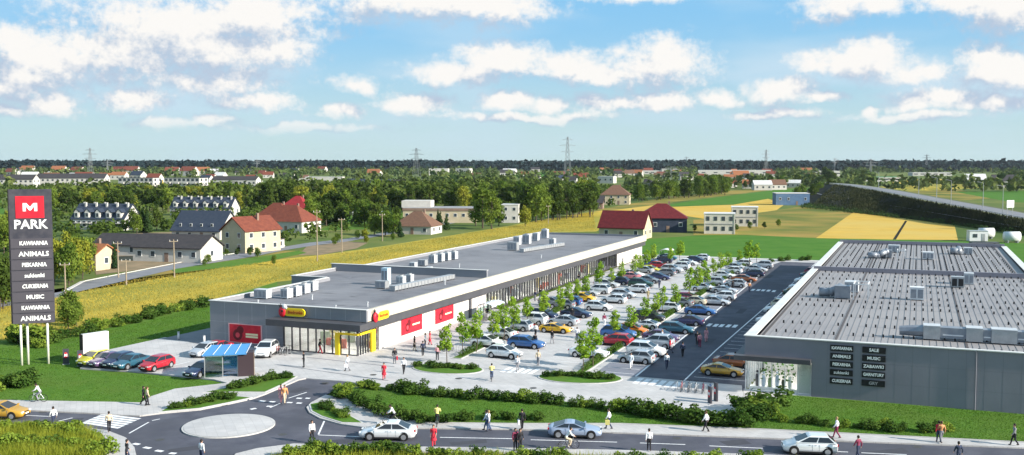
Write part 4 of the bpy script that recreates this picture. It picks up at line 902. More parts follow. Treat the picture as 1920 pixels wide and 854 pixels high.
def car_protos(nm,p):
    Lh=p['L']/2; W=p['W']; mb=MB()
    st=[(-Lh,.42,.74,.70),(-Lh+.06,.3,p['tail']-.08,.8),(-Lh+.28,.22,p['tail'],.95),(p['b'][1],.2,p['tail'],.98),(-p['rd'],.19,p['belt'],1.0),(-.3,.18,p['belt'],1.0),(p['b'][0],.18,p['belt'],.99),(p['rd'],.19,p['hood'],.97),(Lh-.35,.2,p['hood']-.1,.92),(Lh-.08,.26,p['hood']-.22,.8),(Lh,.38,.56,.66)]
    st=sorted(st); rings=[]
    for x,zl,zt,k in st:
        w=W*k; h=zt-zl; half=[(w*.86,zl),(w*.985,zl+h*.18),(w,zl+h*.5),(w*.975,zl+h*.8),(w*.9,zt-.02),(w*.72,zt)]
        rings.append([(x,y,z) for y,z in half]+[(x,0,zt+.025)]+[(x,-y,z) for y,z in half[::-1]])
    n=len(rings[0]); vs=[v for r in rings for v in r]; fs=[]
    for i in range(len(rings)-1):
        for j in range(n): a=i*n+j; b=i*n+(j+1)%n; fs.append((a,b,b+n,a+n))
    fs.append(tuple(range(n))); fs.append(tuple(range(len(vs)-1,len(vs)-n-1,-1)))
    mb.add(vs,fs,0)
    (bf,br),(rf,rr_)=p['b'],p['r']; zb=p['belt']-.01; zr_=p['roof']; wb=W*.93; wr=W*.74
    def gp(u,v,s):   # side: u rear->front, v belt->roof
        x=(br+(bf-br)*u)*(1-v)+(rr_+(rf-rr_)*u)*v; return Vector((x,s*(wb+(wr-wb)*v),zb+(zr_-.05-zb)*v))
    base=[(br,-wb,zb),(bf,-wb,zb),(bf,wb,zb),(br,wb,zb)]; e=[(rr_,-wr,zr_-.05),(rf,-wr,zr_-.05),(rf,wr,zr_-.05),(rr_,wr,zr_-.05)]; t=[(rr_+.12,-wr*.85,zr_),(rf-.15,-wr*.85,zr_),(rf-.15,wr*.85,zr_),(rr_+.12,wr*.85,zr_)]
    mb.add(base+e+t,[(0,1,5,4),(1,2,6,5),(2,3,7,6),(3,0,4,7),(4,5,9,8),(5,6,10,9),(6,7,11,10),(7,4,8,11),(8,9,10,11)],0)
    for s in (-1,1):
        for x in (-p['rd'],p['rd']):           # dark wheel openings
            mb.disc((x,s*(W*.985+.006) if True else 0,.36),.39,14,'y',1)
        mb.box((0,s*W*.99,.26),(p['L']*.62,.03,.13),0,1)
        mb.box((bf-.12,s*(W*.93+.08),zb+.07),(.14,.2,.12),0,0)
    for s in (-1,1):
        for x in (-p['rd']+.62,-.12,p['b'][0]-.1): mb.box((x,s*W*.985,.62),(.010,.036,.46),0,3)
        for x in (-.35,p['b'][0]-1.05): mb.box((x,s*W*.985,p['belt']-.17),(.14,.05,.025),0,3)
    for x in (Lh+.005,-Lh-.005): mb.box((x,0,.47),(.02,.46,.11),0,2)
    mb.box((Lh-.06,0,.6),(.1,W*.8,.1),0,1)
    mb.box((Lh-.03,0,.36),(.06,W*1.05,.14),0,1); mb.box((-Lh+.03,0,.38),(.06,W*1.05,.12),0,1)
    body=mb.mesh(nm+'_body',[PAINTS['white'],TRIM,LETTER,SEAMG],False)
    bm=bmesh.new(); bm.from_mesh(body); bmesh.ops.recalc_face_normals(bm,faces=bm.faces); bm.to_mesh(body); bm.free()
    body.polygons.foreach_set('use_smooth',[len(f.vertices)==4 and f.index<(len(rings)-1)*n for f in body.polygons])
    def win(quads,name):
        w_=MB()
        for q in quads: w_.add(q,[(0,1,2,3)])
        return w_.mesh(name,CARGLASS)
    off=.012; sides=[]
    for s in (-1,1):
        o=Vector((0,s*off,off*.4)); cuts=((.05,.47),(.5,.93))
        sides.append(win([[gp(a,.1,s)+o,gp(b,.1,s)+o,gp(b,.9,s)+o,gp(a,.9,s)+o] for a,b in cuts],'side_window'))
    def ff(xb,xr,sg):
        o=Vector((sg*off,0,off*.6)); q=[]
        for y,v in ((-.9,.1),(.9,.1),(.9,.92),(-.9,.92)): w_=wb+(wr-wb)*v; q.append(Vector((xb+(xr-xb)*v,y*w_,zb+(zr_-.05-zb)*v))+o)
        return q
    ws=win([ff(bf,rf,1)],'windscreen'); rw=win([ff(br,rr_,-1)],'rear_window')
    hl=[];tl=[]
    for s in (-1,1):
        m1=MB(); m1.box((Lh-.10,s*W*.6,.62),(.14,.3,.12)); hl.append(m1.mesh('headlight',HEADL)); m1=MB(); m1.box((-Lh+.05,s*W*.66,.8 if nm!='coupe' else .74),(.12,.26,.16)); tl.append(m1.mesh('tail_light',TAILL))
    wm=MB(); wm.tube((0,-.1,0),(0,.1,0),.325,n=16,m=0); wm.disc((0,-.104,0),.215,12,'y',1); wm.disc((0,.104,0),.215,12,'y',1); wheel=wm.mesh('wheel',[TYRE,RIM])
    CARM[nm]=dict(body=body,parts=[('side_window',sides[0]),('side_window',sides[1]),('windscreen',ws),('rear_window',rw)],lights=[('headlight',h) for h in hl]+[('tail_light',t) for t in tl],wheel=wheel,p=p)
for k,v in CART.items(): car_protos(k,v)
def car(typ,col,x,y,rz,label,group,z=0.1,lights=True,name='parked_car'):
    d=CARM[typ]; p=d['p']; e=empty(name,(x,y,z),rz,label,'car',group)
    b=link('body',d['body'],e); b.material_slots[0].link='OBJECT'; b.material_slots[0].material=PAINTS[col]
    for n,m in d['parts']: link(n,m,e)
    if lights:
        for n,m in d['lights']: link(n,m,e)
    for sx in (-1,1):
        for s in (-1,1): link('wheel',d['wheel'],e,(sx*p['rd'],s*(p['W']-.09),.325))
    return e
# ---------------------------------------------------------------- people
SKINM=mat('skin',(0.5,0.3,0.22),0.6)
CLOTH={n:mat('cloth_'+n,c,0.85) for n,c in dict(white=(.72,.72,.74),black=(.018,.018,.022),navy=(.03,.04,.08),denim=(.06,.09,.17),grey=(.22,.22,.24),red=(.5,.03,.05),pink=(.62,.3,.33),orange=(.6,.28,.12),yellow=(.68,.6,.2),beige=(.55,.45,.32),maroon=(.2,.03,.07),blue=(.08,.2,.42),light=(.6,.66,.72),khaki=(.3,.25,.14)).items()}
HAIRM={n:mat('hair_'+n,c,0.7) for n,c in dict(dark=(.02,.014,.01),brown=(.08,.045,.02),fair=(.3,.2,.09)).items()}
def remesh(mb,vox,name,m,smooth=2):
    me=mb.mesh('tmp',m); o=bpy.data.objects.new('tmp',me); COL.objects.link(o)
    r=o.modifiers.new('r','REMESH'); r.mode='VOXEL'; r.voxel_size=vox
    s=o.modifiers.new('s','SMOOTH'); s.factor=.6; s.iterations=smooth
    d=o.modifiers.new('d','DECIMATE'); d.ratio=.35
    out=bpy.data.meshes.new_from_object(o.evaluated_get(bpy.context.evaluated_depsgraph_get())); bpy.data.objects.remove(o); bpy.data.meshes.remove(me)
    out.name=name; out.polygons.foreach_set('use_smooth',[True]*len(out.polygons)); 
    return out
PERS={}
def person_proto(nm,J,skirt=False,short=False):
    hip,ch,nk,hd=[Vector(J[k]) for k in('hip','chest','neck','head')]; yaw=Vector((0,1,0))
    def limb(mb,pts,rs):
        for i in range(len(pts)-1): mb.tube(pts[i],pts[i+1],rs[i],rs[i+1],8)
        for p,r in zip(pts,rs): mb.ball(p,r,8,6)
    def torso(mb,g,lo=0.0):
        for f in np.linspace(lo,1,7):
            c=hip.lerp(ch,f); w=(.155-.035*math.sin(math.pi*min(1,f*1.2)) if f<.6 else .135+.05*(f-.6)/.4)+g; mb.ball(c,w,10,8,0,(.68,1.05,.7))
        mb.ball(ch+Vector((0,0,.06)),.13+g,10,8,0,(.7,1.35,.6))
    legs=J['legs']; arms=J['arms']
    b=MB(); torso(b,-.03); b.tube(ch,nk,.06,.055,8); b.tube(nk,hd,.055,.05,8); b.ball(hd,.105,10,8,0,(.95,.78,1.18)); b.ball(hd+Vector((.1,0,-.015)),.022,6,5); b.ball(hd+Vector((.06,0,-.1)),.04,6,5)
    for s in(-1,1): b.ball(hd+Vector((0,s*.085,-.005)),.026,6,5)
    for s,l in zip((-1,1),legs): limb(b,[hip+Vector((0,s*.09,-.04)),Vector(l[0]),Vector(l[1])],[.075,.055,.04]); b.ball(Vector(l[1])+Vector((.07,0,-.03)),.05,8,6,0,(2.0,.8,.7))
    for s,a in zip((-1,1),arms):
        sh=ch+Vector((0,s*.19,.07)); limb(b,[sh,Vector(a[0]),Vector(a[1])],[.05,.04,.03]); d=(Vector(a[1])-Vector(a[0])).normalized(); b.ball(Vector(a[1])+d*.05,.04,8,6,0,(.7,.5,1.1))
    body=remesh(b,.017,nm+'_body',SKINM)
    # fingers: four of unequal length, lightly curled, and a thumb from the side of the palm
    f=MB(); 
    for s,a in zip((-1,1),arms):
        d=(Vector(a[1])-Vector(a[0])).normalized(); pa=Vector(a[1])+d*.075; fw=Vector((1,0,0))-d*d.x; fw.normalize(); inn=d.cross(fw)*s
        for k,ln_ in enumerate((.07,.08,.075,.055)):
            o=pa+fw*(.03-.02*k); m1=o+d*ln_*.55+inn*.004; f.tube(o,m1,.009,.008,5); f.tube(m1,m1+d*ln_*.4+inn*.018,.008,.006,5)
        o=Vector(a[1])+d*.03+fw*.028; f.tube(o,o+d*.035+fw*.025,.011,.009,5); f.tube(o+d*.035+fw*.025,o+d*.06+fw*.028,.009,.007,5)
    # eyes and mouth
    for s in(-1,1): f.ball(hd+Vector((.09,s*.035,.01)),.012,6,4)
    bm=bmesh.new(); bm.from_mesh(body); tmp=f.mesh('tmp',SKINM); bm.from_mesh(tmp); bm.to_mesh(body); bm.free(); bpy.data.meshes.remove(tmp)
    t=MB(); torso(t,.012,.12); 
    for s,a in zip((-1,1),arms):
        sh=ch+Vector((0,s*.19,.07)); e=Vector(a[0]); w=Vector(a[1])
        limb(t,[sh,e] if short else [sh,e,e.lerp(w,.9)],[.066,.055] if short else [.066,.055,.046])
    if skirt:
        for f_ in np.linspace(0,1,6): t.ball(hip+Vector((0,0,.02-.42*f_)),.15+.09*f_,12,8,0,(.8,1.05,.5))
    top=remesh(t,.02,nm+'_shirt',CLOTH['white'])
    tr=MB(); 
    if not skirt:
        tr.ball(hip+Vector((0,0,.02)),.155,10,8,0,(.74,1.06,.62)); tr.ball(hip+Vector((0,0,-.06)),.15,10,8,0,(.74,1.06,.6))
    for s,l in zip((-1,1),legs):
        k,a=Vector(l[0]),Vector(l[1])
        limb(tr,[hip+Vector((0,s*.09,-.05)),k,k.lerp(a,.92)],[.095,.073,.058])
    trousers=remesh(tr,.02,nm+'_trousers',CLOTH['navy'])
    hm=MB(); hm.ball(hd+Vector((-.018,0,.028)),.113,12,8,0,(.95,.86,1.12)); 
    if skirt: hm.ball(hd+Vector((-.06,0,-.08)),.09,10,8,0,(.7,.9,1.4))
    hair=hm.mesh(nm+'_hair',HAIRM['dark'],True)
    sm=MB()
    for l in legs: sm.ball(Vector(l[1])+Vector((.05,0,-.03)),.06,8,6,0,(2.1,.85,.75))
    shoes=sm.mesh(nm+'_shoes',CLOTH['black'],True)
    PERS[nm]=[('body',body),('shirt' if not skirt else 'dress',top),('trousers' if not skirt else 'leggings',trousers),('hair',hair),('shoes',shoes)]
base=dict(hip=(0,0,.95),chest=(.02,0,1.34),neck=(.02,0,1.5),head=(.04,0,1.63))
person_proto('walk',dict(base,legs=[((.16,-.09,.52),(.27,-.09,.09)),((-.02,.09,.5),(-.27,.09,.14))],arms=[((-.12,-.24,1.14),(-.06,-.25,.9)),((.12,.24,1.14),(.26,.22,.94))]))
person_proto('step',dict(base,legs=[((.02,-.09,.5),(-.18,-.09,.12)),((.1,.09,.51),(.14,.09,.08))],arms=[((.06,-.24,1.13),(.16,-.22,.9)),((-.06,.24,1.13),(-.04,.26,.88))]))
person_proto('stand',dict(base,legs=[((.02,-.1,.5),(0,-.11,.08)),((.02,.1,.5),(0,.12,.08))],arms=[((0,-.25,1.13),(.06,-.24,.88)),((.02,.26,1.14),(.2,.18,1.0))]))
person_proto('dress',dict(base,legs=[((.1,-.08,.51),(.16,-.08,.08)),((0,.08,.5),(-.16,.08,.1))],arms=[((-.05,-.22,1.14),(0,-.24,.9)),((.06,.22,1.14),(.16,.2,.93))]),True,True)
person_proto('ride',dict(hip=(-.2,0,.98),chest=(.06,0,1.36),neck=(.12,0,1.5),head=(.19,0,1.62),legs=[((.2,-.1,.78),(.1,-.1,.36)),((.12,.1,.62),(-.02,.1,.2))],arms=[((.18,-.26,1.2),(.4,-.22,1.08)),((.18,.26,1.2),(.4,.22,1.08))]))
def person(pose,x,y,rz,label,top='white',bot='navy',hair='dark',z=0.1,k=1.0,group='people out walking'):
    e=empty('person',(x,y,z),rz,label,'person',group); e.scale=(k,k,k)
    for n,m in PERS[pose]:
        o=link(n,m,e); mm={'shirt':CLOTH[top],'dress':CLOTH[top],'trousers':CLOTH[bot],'leggings':CLOTH[bot],'hair':HAIRM[hair]}.get(n)
        if mm: o.material_slots[0].link='OBJECT'; o.material_slots[0].material=mm
    return e
# ---------------------------------------------------------------- bicycles
BIKEP={}
def bike_proto():
    f=MB()
    for a,b in (((-.5,0,.34),(-.08,0,.3)),((-.5,0,.34),(-.2,0,.78)),((-.08,0,.3),(-.24,0,.85)),((-.08,0,.3),(.4,0,.74)),((-.22,0,.76),(.38,0,.82)),((.37,0,.9),(.52,0,.34))): f.tube(a,b,.022,n=6)
    BIKEP['frame']=f.mesh('frame',TRIM)
    w_=MB()
    for i in range(20):
        a,b=6.2832*i/20,6.2832*(i+1)/20; w_.tube((.33*math.cos(a),0,.33*math.sin(a)),(.33*math.cos(b),0,.33*math.sin(b)),.022,n=5,m=0,caps=False)
        if i%2==0: w_.tube((0,0,0),(.32*math.cos(a),0,.32*math.sin(a)),.004,n=3,m=1,caps=False)
    BIKEP['wheel']=w_.mesh('wheel',[TYRE,RIM])
    h=MB(); h.tube((.36,0,.88),(.34,0,1.0),.02); h.tube((.38,-.27,1.02),(.38,.27,1.02),.018); BIKEP['handlebar']=h.mesh('handlebar',TRIM)
    s=MB(); s.ball((-.26,0,.9),.13,8,6,0,(1,.55,.35)); BIKEP['saddle']=s.mesh('saddle',TRIM)
    c=MB(); c.tube((-.08,-.1,.3),(.06,-.12,.2),.014); c.tube((-.08,.1,.3),(-.2,.12,.4),.014); c.tube((-.08,-.12,.3),(-.08,.12,.3),.03); BIKEP['crank']=c.mesh('crank',RIM)
bike_proto()
def bicycle(x,y,rz,label,z=0.1,col=None,group='bicycles on the site'):
    e=empty('bicycle',(x,y,z),rz,label,'bicycle',group)
    for n in('frame','handlebar','saddle','crank'):
        o=link(n,BIKEP[n],e)
        if n=='frame' and col: o.material_slots[0].link='OBJECT'; o.material_slots[0].material=PAINTS[col]
    link('wheel',BIKEP['wheel'],e,(-.5,0,.345)); link('wheel',BIKEP['wheel'],e,(.52,0,.345)); return e
def cyclist(x,y,rz,label,top,bot,z=0.1,col='silver',hair='dark',what='bicycle ridden by the same'):
    person('ride',x,y,rz,label,top,bot,hair,z,1.0,'cyclists'); 

# ================================================================ the things on the site
U=Vector((ST_,CT)); V=Vector((CT,-ST_))
ROW={'A':'in the bay row between long hedge and dark lane','B':'parked nose to the long hedge on its shop side','C':'parked by the inner hedge on its aisle side','D':'parked between shop front and inner hedge','E':'in the bays along the right hall wall'}
CARS=[('D','white','hatchback',908,654,0),('D','white','saloon',931,638,1),('C','white','hatchback',940,675,0),('C','blue','estate',982,656,0),('D','white','suv',993,611,1),('D','navy','suv',1013,602,0),('C','yellow','coupe',1038,627,0),('C','silver','saloon',1051,613,1),
('C','white','hatchback',1119,585,0),('D','grey','saloon',1033,576,0),('D','blue','hatchback',1064,575,1),('D','yellow','hatchback',1090,568,0),('B','white','saloon',1100,674,0),('B','red','estate',1148,651,1),('B','blue','suv',1156,637,0),('B','orange','hatchback',1182,631,0),('B','white','coupe',1205,620,1),('B','black','suv',1213,606,0),('B','white','hatchback',1247,587,1),
('C','navy','saloon',1077,598,0),('C','white','hatchback',1148,571,1),('C','grey','saloon',1213,533,0),('C','silver','suv',1258,513,0),('D','silver','estate',963,623,1),('D','grey','hatchback',1050,581,1),('D','white','saloon',1150,531,0),('D','silver','saloon',1203,514,1),('B','grey','saloon',1270,577,1),('B','white','saloon',1318,548,0),('B','silver','suv',1334,538,1),('A','silver','hatchback',1376,541,1),
('A','silver','hatchback',1189,685,1),('A','white','suv',1208,671,0),('A','silver','suv',1226,656,1),('A','purple','saloon',1236,643,0),('A','teal','estate',1265,628,0),('A','indigo','saloon',1286,613,1),('A','blue','saloon',1311,593,0),('A','silver','saloon',1339,575,0),('A','white','estate',1351,565,1),('A','silver','coupe',1357,552,0),('A','copper','saloon',1394,531,0),('A','navy','estate',1409,521,1),('A','silver','saloon',1416,512,0),('A','silver','suv',1428,505,1),
('B','maroon','hatchback',1288,568,0),('B','cream','saloon',1296,574,1),('B','white','saloon',1356,524,0),('B','white','hatchback',1371,515,1),('B','silver','hatchback',1378,508,0),('B','white','estate',1388,501,1),
('C','silver','hatchback',1166,561,0),('C','white','estate',1190,551,1),('C','green','suv',1199,541,0),('C','indigo','saloon',1233,527,0),('C','grey','estate',1243,519,1),('C','white','suv',1272,507,1),('C','white','saloon',1287,499,0),('C','navy','hatchback',1303,494,0),('C','white','hatchback',1312,490,1),
('D','silver','coupe',1097,557,0),('D','white','suv',1118,553,1),('D','silver','estate',1135,541,0),('D','navy','hatchback',1157,536,1),('D','white','saloon',1184,521,0),('D','pink','saloon',1176,526,1),('D','lime','hatchback',1218,513,0),('D','blue','estate',1216,502,1),('D','red','hatchback',1235,505,0),('D','navy','suv',1241,495,1),('D','teal','saloon',1250,489,0)]
for row,col,typ,px,py,fl in CARS:
    p=Vector(G(px,py))+U*0.9
    k=rnd.uniform(-.02,.02)-(0.02 if row in 'CD' else 0)
    car(typ,col,p.x,p.y,RZ+k+math.pi*fl,'%s %s %s'%(col,typ,ROW[row]),'cars in the car park',0.112 if row=='A' else 0.1,py>500)
for t,s,col,typ in ((105.0,-18.6,'gold','coupe'),(109.6,-18.1,'copper','saloon'),(141,-18.4,'white','hatchback'),(151,-18.5,'white','suv'),(157,-18.5,'cream','hatchback'),(164,-18.6,'purple','saloon'),(172,-18.3,'green','saloon'),(181,-18.4,'white','estate'),(190,-18.5,'white','suv'),(199,-18.4,'teal','saloon'),(206,-18.5,'maroon','hatchback')):
    car(typ,col,*L(s,t),RZ+rnd.choice((0,math.pi)),'%s %s %s'%(col,typ,ROW['E']),'cars in the car park',0.108)
# cars near the left lawn, nose towards the street
lf=Vector(G(270,695))-Vector(G(317,683)); la=math.atan2(lf.y,lf.x)
for col,typ,px,py,lb in (('red','hatchback',294,694,'red hatchback beside the blue marked bays, nose to lawn'),('teal','saloon',246,690,'teal saloon between red and navy cars near lawn'),('navy','hatchback',223,688,'navy hatchback in the group of cars near white board'),('purple','saloon',201,686,'dusky purple saloon next to the yellow car near white board'),('lime','hatchback',178,684,'yellow green hatchback before the white board'),('navy','saloon',380,705,'navy saloon half hidden behind the bus shelter'),('red','saloon',405,664,'red saloon behind the blue shelter roof'),('silver','hatchback',385,668,'silver hatchback behind the shelter, beside red saloon'),('white','suv',500,668,'white car before the grey front wall, near bicycles')):
    p=Vector(G(px,py)); car(typ,col,p.x,p.y,la+(0.35 if px==500 else 0),lb,'cars in the forecourt')
def heading(a,b): A,Bp=G(*a),G(*b); return math.atan2(Bp[1]-A[1],Bp[0]-A[0])
for col,typ,px,py,a,b,fl,lb in (('gold','saloon',4,783,(0,786),(200,790),0,'yellow car driving at the left edge of street'),('white','saloon',728,822,(700,820),(960,823),1,'white car driving past the corner bed'),('pale_blue','coupe',1078,818,(960,817),(1200,823),0,'pale blue car driving in middle of street'),('white','hatchback',1517,849,(1440,842),(1600,848),1,'white car driving at right part of street')):
    p=G(px,py); car(typ,col,p[0],p[1],heading(a,b)+math.pi*fl,lb,'cars on the street',0.0,True,'passing_car')
# ---- pylon sign
gx,gy=G(66,683); sg=empty('pylon_sign',(gx,gy,-0.06),R(20),'tall dark pylon sign with red M square and shop names on three posts','pylon sign')
SCL=gy/1885
MB().box((0,0,(4.75+19.5)/2),(4.3,0.5,14.75)).build('board',SIGND,sg)
e_=MB(); e_.box((-2.155,0,12.12),(0.10,0.56,14.8)); e_.build('edge_trim',SIGNE,sg)
for x,y in ((-1.35,0.05),(-0.72,0.35),(1.35,-0.05)): MB().tube((x,y,0),(x,y,4.9),0.13,n=10).build('post',POST,sg,True)
zt=lambda py:(683-py)*SCL
rd=MB(); rd.box((-0.02,-0.27,zt(384)),(2.85,0.06,2.42)); rd.build('red_square',REDP,sg)
mm=MB(); zc=zt(384); k=0.72
P_=[(-1,-.62),(-1,.62),(-.48,.62),(0,.02),(.48,.62),(1,.62),(1,-.62),(.58,-.62),(.58,.12),(.12,-.5),(-.12,-.5),(-.58,.12),(-.58,-.62)]
mv=[(x*k,-0.31,zc+z*k) for x,z in P_]; mm.add(mv,[tuple(range(len(mv)-1,-1,-1))]); mm.build('emblem',LETTER,sg)
text('lettering','PARK',1.38,LETTER,sg,(0,-0.26,zt(417)),(math.pi/2,0,0),0.02,0.03)
for i,(t,st) in enumerate((('KAWIARNIA',''),('ANIMALS',''),('PIEKARNIA',''),('sukienki','s'),('CUKIERNIA','i'),('MUSIC','n'),('KAWIARNIA',''),('ANIMALS',''))):
    z=zt(452+20.3*i); pn=MB().box((0.03,-0.28,z),(4.16,0.06,1.06)).build('name_panel',mat('sign_panel',(0.072,0.066,0.08),0.45),sg)
    text('lettering',t,0.62 if t!='ANIMALS' else 0.74,LETTER,pn,(0.25,-0.32,z),(math.pi/2,0,0),0.012,0.016,sx=0.82 if len(t)>8 else 1.0,shear=0.2 if st=='i' else 0)
# ---- white board, totems
a,b=Vector(G(157,684)),Vector(G(205,676)); ang=math.atan2(b.y-a.y,b.x-a.x); wl=(b-a).length
bd=empty('advert_board',(a.x,a.y,-0.06),ang,'blank white advertising board on the lawn with dark edge','board')
MB().box((wl/2,0.3,1.75),(wl,0.6,3.3)).build('board',WHITEM,bd); MB().box((-0.045,0.3,1.75),(0.09,0.62,3.34)).build('edge_trim',SIGNE,bd); MB().box((wl/2,0.3,0.05),(wl*.9,0.4,0.1)).build('plinth',DARK,bd)
def totem(px,py,h,rz,label,wd=0.62):
    x,y=G(px,py); e=empty('totem',(x,y,-0.05),rz,label,'totem','small dark totems'); 
    mb=MB(); mb.box((0,0,h/2),(wd,0.16,h)); mb.build('slab',SIGND,e)
    mb=MB(); lozenge(mb,0,h*.6,wd*.9,wd*.55,-0.1,-0.085); mb.v=[(v[2]-h*.6 if False else v[0]*.62,v[1],h*.6+(v[2]-h*.6)*1.9) for v in mb.v]; mb.build('red_badge',REDP,e)
    text('lettering','M',wd*.62,LETTER,e,(0,-0.115,h*.6),(math.pi/2,0,0),0.01,0.02); mb=MB(); mb.box((0,0,0.04),(wd*1.15,0.3,0.08)); mb.build('foot',GALV,e); return e
totem(124,683,1.75,R(20),'dark totem with red M badge between pylon posts and white board'); totem(151,686,1.75,R(20),'dark totem with red M badge directly before the white board')
totem(1331,758,1.7,R(-75),'slim dark totem seen edge on, nearer to shrubs'); totem(1342,754,1.9,R(-75),'slim dark totem seen edge on, nearer to yellow car')
# ---- bus shelter
sx_,sy_=G(431,709); bs=empty('bus_shelter',(sx_,sy_,0.08),R(14),'glass bus shelter with blue roof and dark kiosk end','bus shelter')
for x in(-2.5,-0.7,0.8):
    for y in(0.1,1.9): MB().box((x,y,1.15+0.1*y),(0.08,0.08,2.3+0.2*y)).build('post',GALV,bs)
MB().box((-1.6,0.1,1.15),(1.7,0.02,2.1)).build('side_glass',GLASSG,bs); MB().box((-0.0,1.9,1.25),(4.9,0.02,2.2)).build('back_glass',GLASSG,bs); MB().box((0.05,0.12,1.25),(1.4,0.02,1.9)).build('front_glass',GLASSB,bs)
rf=MB(); rf.add([(-2.75,-0.3,2.36),(1.7,-0.3,2.36),(2.2,2.3,2.95),(-1.9,2.3,2.95),(-2.75,-0.3,2.46),(1.7,-0.3,2.46),(2.2,2.3,3.05),(-1.9,2.3,3.05)],[(3,2,1,0),(4,5,6,7),(0,1,5,4),(1,2,6,5),(2,3,7,6),(3,0,4,7)]); rf.build('roof',mat('blue_roof_sheet',(0.06,0.22,0.46),0.15,spec=0.6),bs)
rf=MB(); 
for i in range(5): f=i/4; rf.tube((-2.75+4.45*f,-0.3,2.5),(-1.9+4.1*f,2.3,3.09),0.03,n=4)
rf.build('roof_rib',WHITEM,bs)
MB().box((1.65,0.75,1.25),(1.6,1.6,2.5)).build('kiosk',mat('kiosk_brown',(0.045,0.03,0.035),0.5),bs); MB().box((2.47,0.75,1.25),(0.05,1.5,2.4)).build('timetable_case',mat('kiosk_tan',(0.25,0.19,0.13),0.6),bs); MB().box((-0.6,1.5,0.45),(2.6,0.4,0.06)).build('bench',WOOD,bs)
# ---- trolley shelters, bollards, litter
def trolley(px,py,label,m):
    x,y=G(px,py); e=empty('trolley_shelter',(x,y,0.1),RZ+math.pi/2,label,'trolley shelter','trolley shelters'); 
    mb=MB(); n=9; a=[(1.2*math.cos(math.pi*i/(n-1)),2.05+.45*math.sin(math.pi*i/(n-1))) for i in range(n)]
    mb.add([(-2.2,q[0],q[1]) for q in a]+[(2.2,q[0],q[1]) for q in a],[(i,i+1,n+i+1,n+i) for i in range(n-1)]); mb.build('roof',m,e,True)
    for x_ in(-2.1,0,2.1):
        for y_ in(-1.18,1.18): MB().box((x_,y_,1.03),(0.07,0.07,2.06)).build('post',GALV,e)
    MB().box((0,1.2,1.0),(4.2,0.02,1.5)).build('side_glass',GLASSG,e)
    for i in range(5): 
        mb=MB(); cx=-1.6+.75*i; mb.box((cx,0,.75),(.62,.5,.45)); mb.box((cx,0,.3),(.6,.45,.05)); mb.tube((cx+.32,-.25,1.02),(cx+.32,.25,1.02),.025); mb.box((cx-.25,0,.15),(.06,.4,.3)); mb.box((cx+.25,0,.15),(.06,.4,.3)); mb.build('trolley',GALV,e)
    return e
trolley(921,600,'grey trolley shelter by the white wall of left hall',mat('shelter_roof',(0.5,0.55,0.62),0.3)); trolley(1250,488,'pale trolley shelter at the far end of the car park',WHITEM)
for px,py,lb in((335,639,'white bollard at the service road mouth'),(383,646,'white bollard at the corner of grey front wall')):
    x,y=G(px,py); e=empty('bollard',(x,y,0.1),0,lb,'bollard','white bollards'); MB().tube((0,0,0),(0,0,.95),.14,n=10).build('post',WHITEM,e,True); MB().tube((0,0,.95),(0,0,1.02),.17,n=10).build('cap',GALV,e)
def stand(px,py,rz,n,label,bikes):
    x,y=G(px,py); e=empty('bike_stand',(x,y,0.105),rz,label,'bicycle stand','bicycle stands')
    for i in range(n):
        cx=(i-(n-1)/2)*.7; mb=MB(); mb.tube((cx,-.35,0),(cx,-.35,.75),.03); mb.tube((cx,-.35,.75),(cx,.35,.75),.03); mb.tube((cx,.35,.75),(cx,.35,0),.03); mb.build('hoop',GALV,e)
    for i,(c,l) in enumerate(bikes):
        q=Matrix.Rotation(rz,2)@Vector(((i-(len(bikes)-1)/2)*.7+.14,0)); bicycle(x+q.x,y+q.y,rz+math.pi/2+.06,l,0.105,c)
stand(528,666,RZ,4,'steel bicycle stand before the grey front wall',[('red','red bicycle at the stand by the grey front wall'),('silver','silver bicycle at the stand by the grey front wall'),('black','black bicycle at the stand by the grey front wall')])
stand(1302,737,RZ,6,'steel bicycle stand beside the yellow car and dark totems',[('pink','pink bicycle at stand near dark totems'),('grey','grey bicycle at stand near dark totems'),('white','white bicycle at stand near dark totems'),('maroon','maroon bicycle at stand near dark totems'),('blue','blue bicycle at stand near dark totems')])
stand(838,660,RZ,5,'steel bicycle stand before the white side wall',[('orange','orange bicycle at stand by the white side wall'),('navy','navy bicycle at stand by the white side wall')])
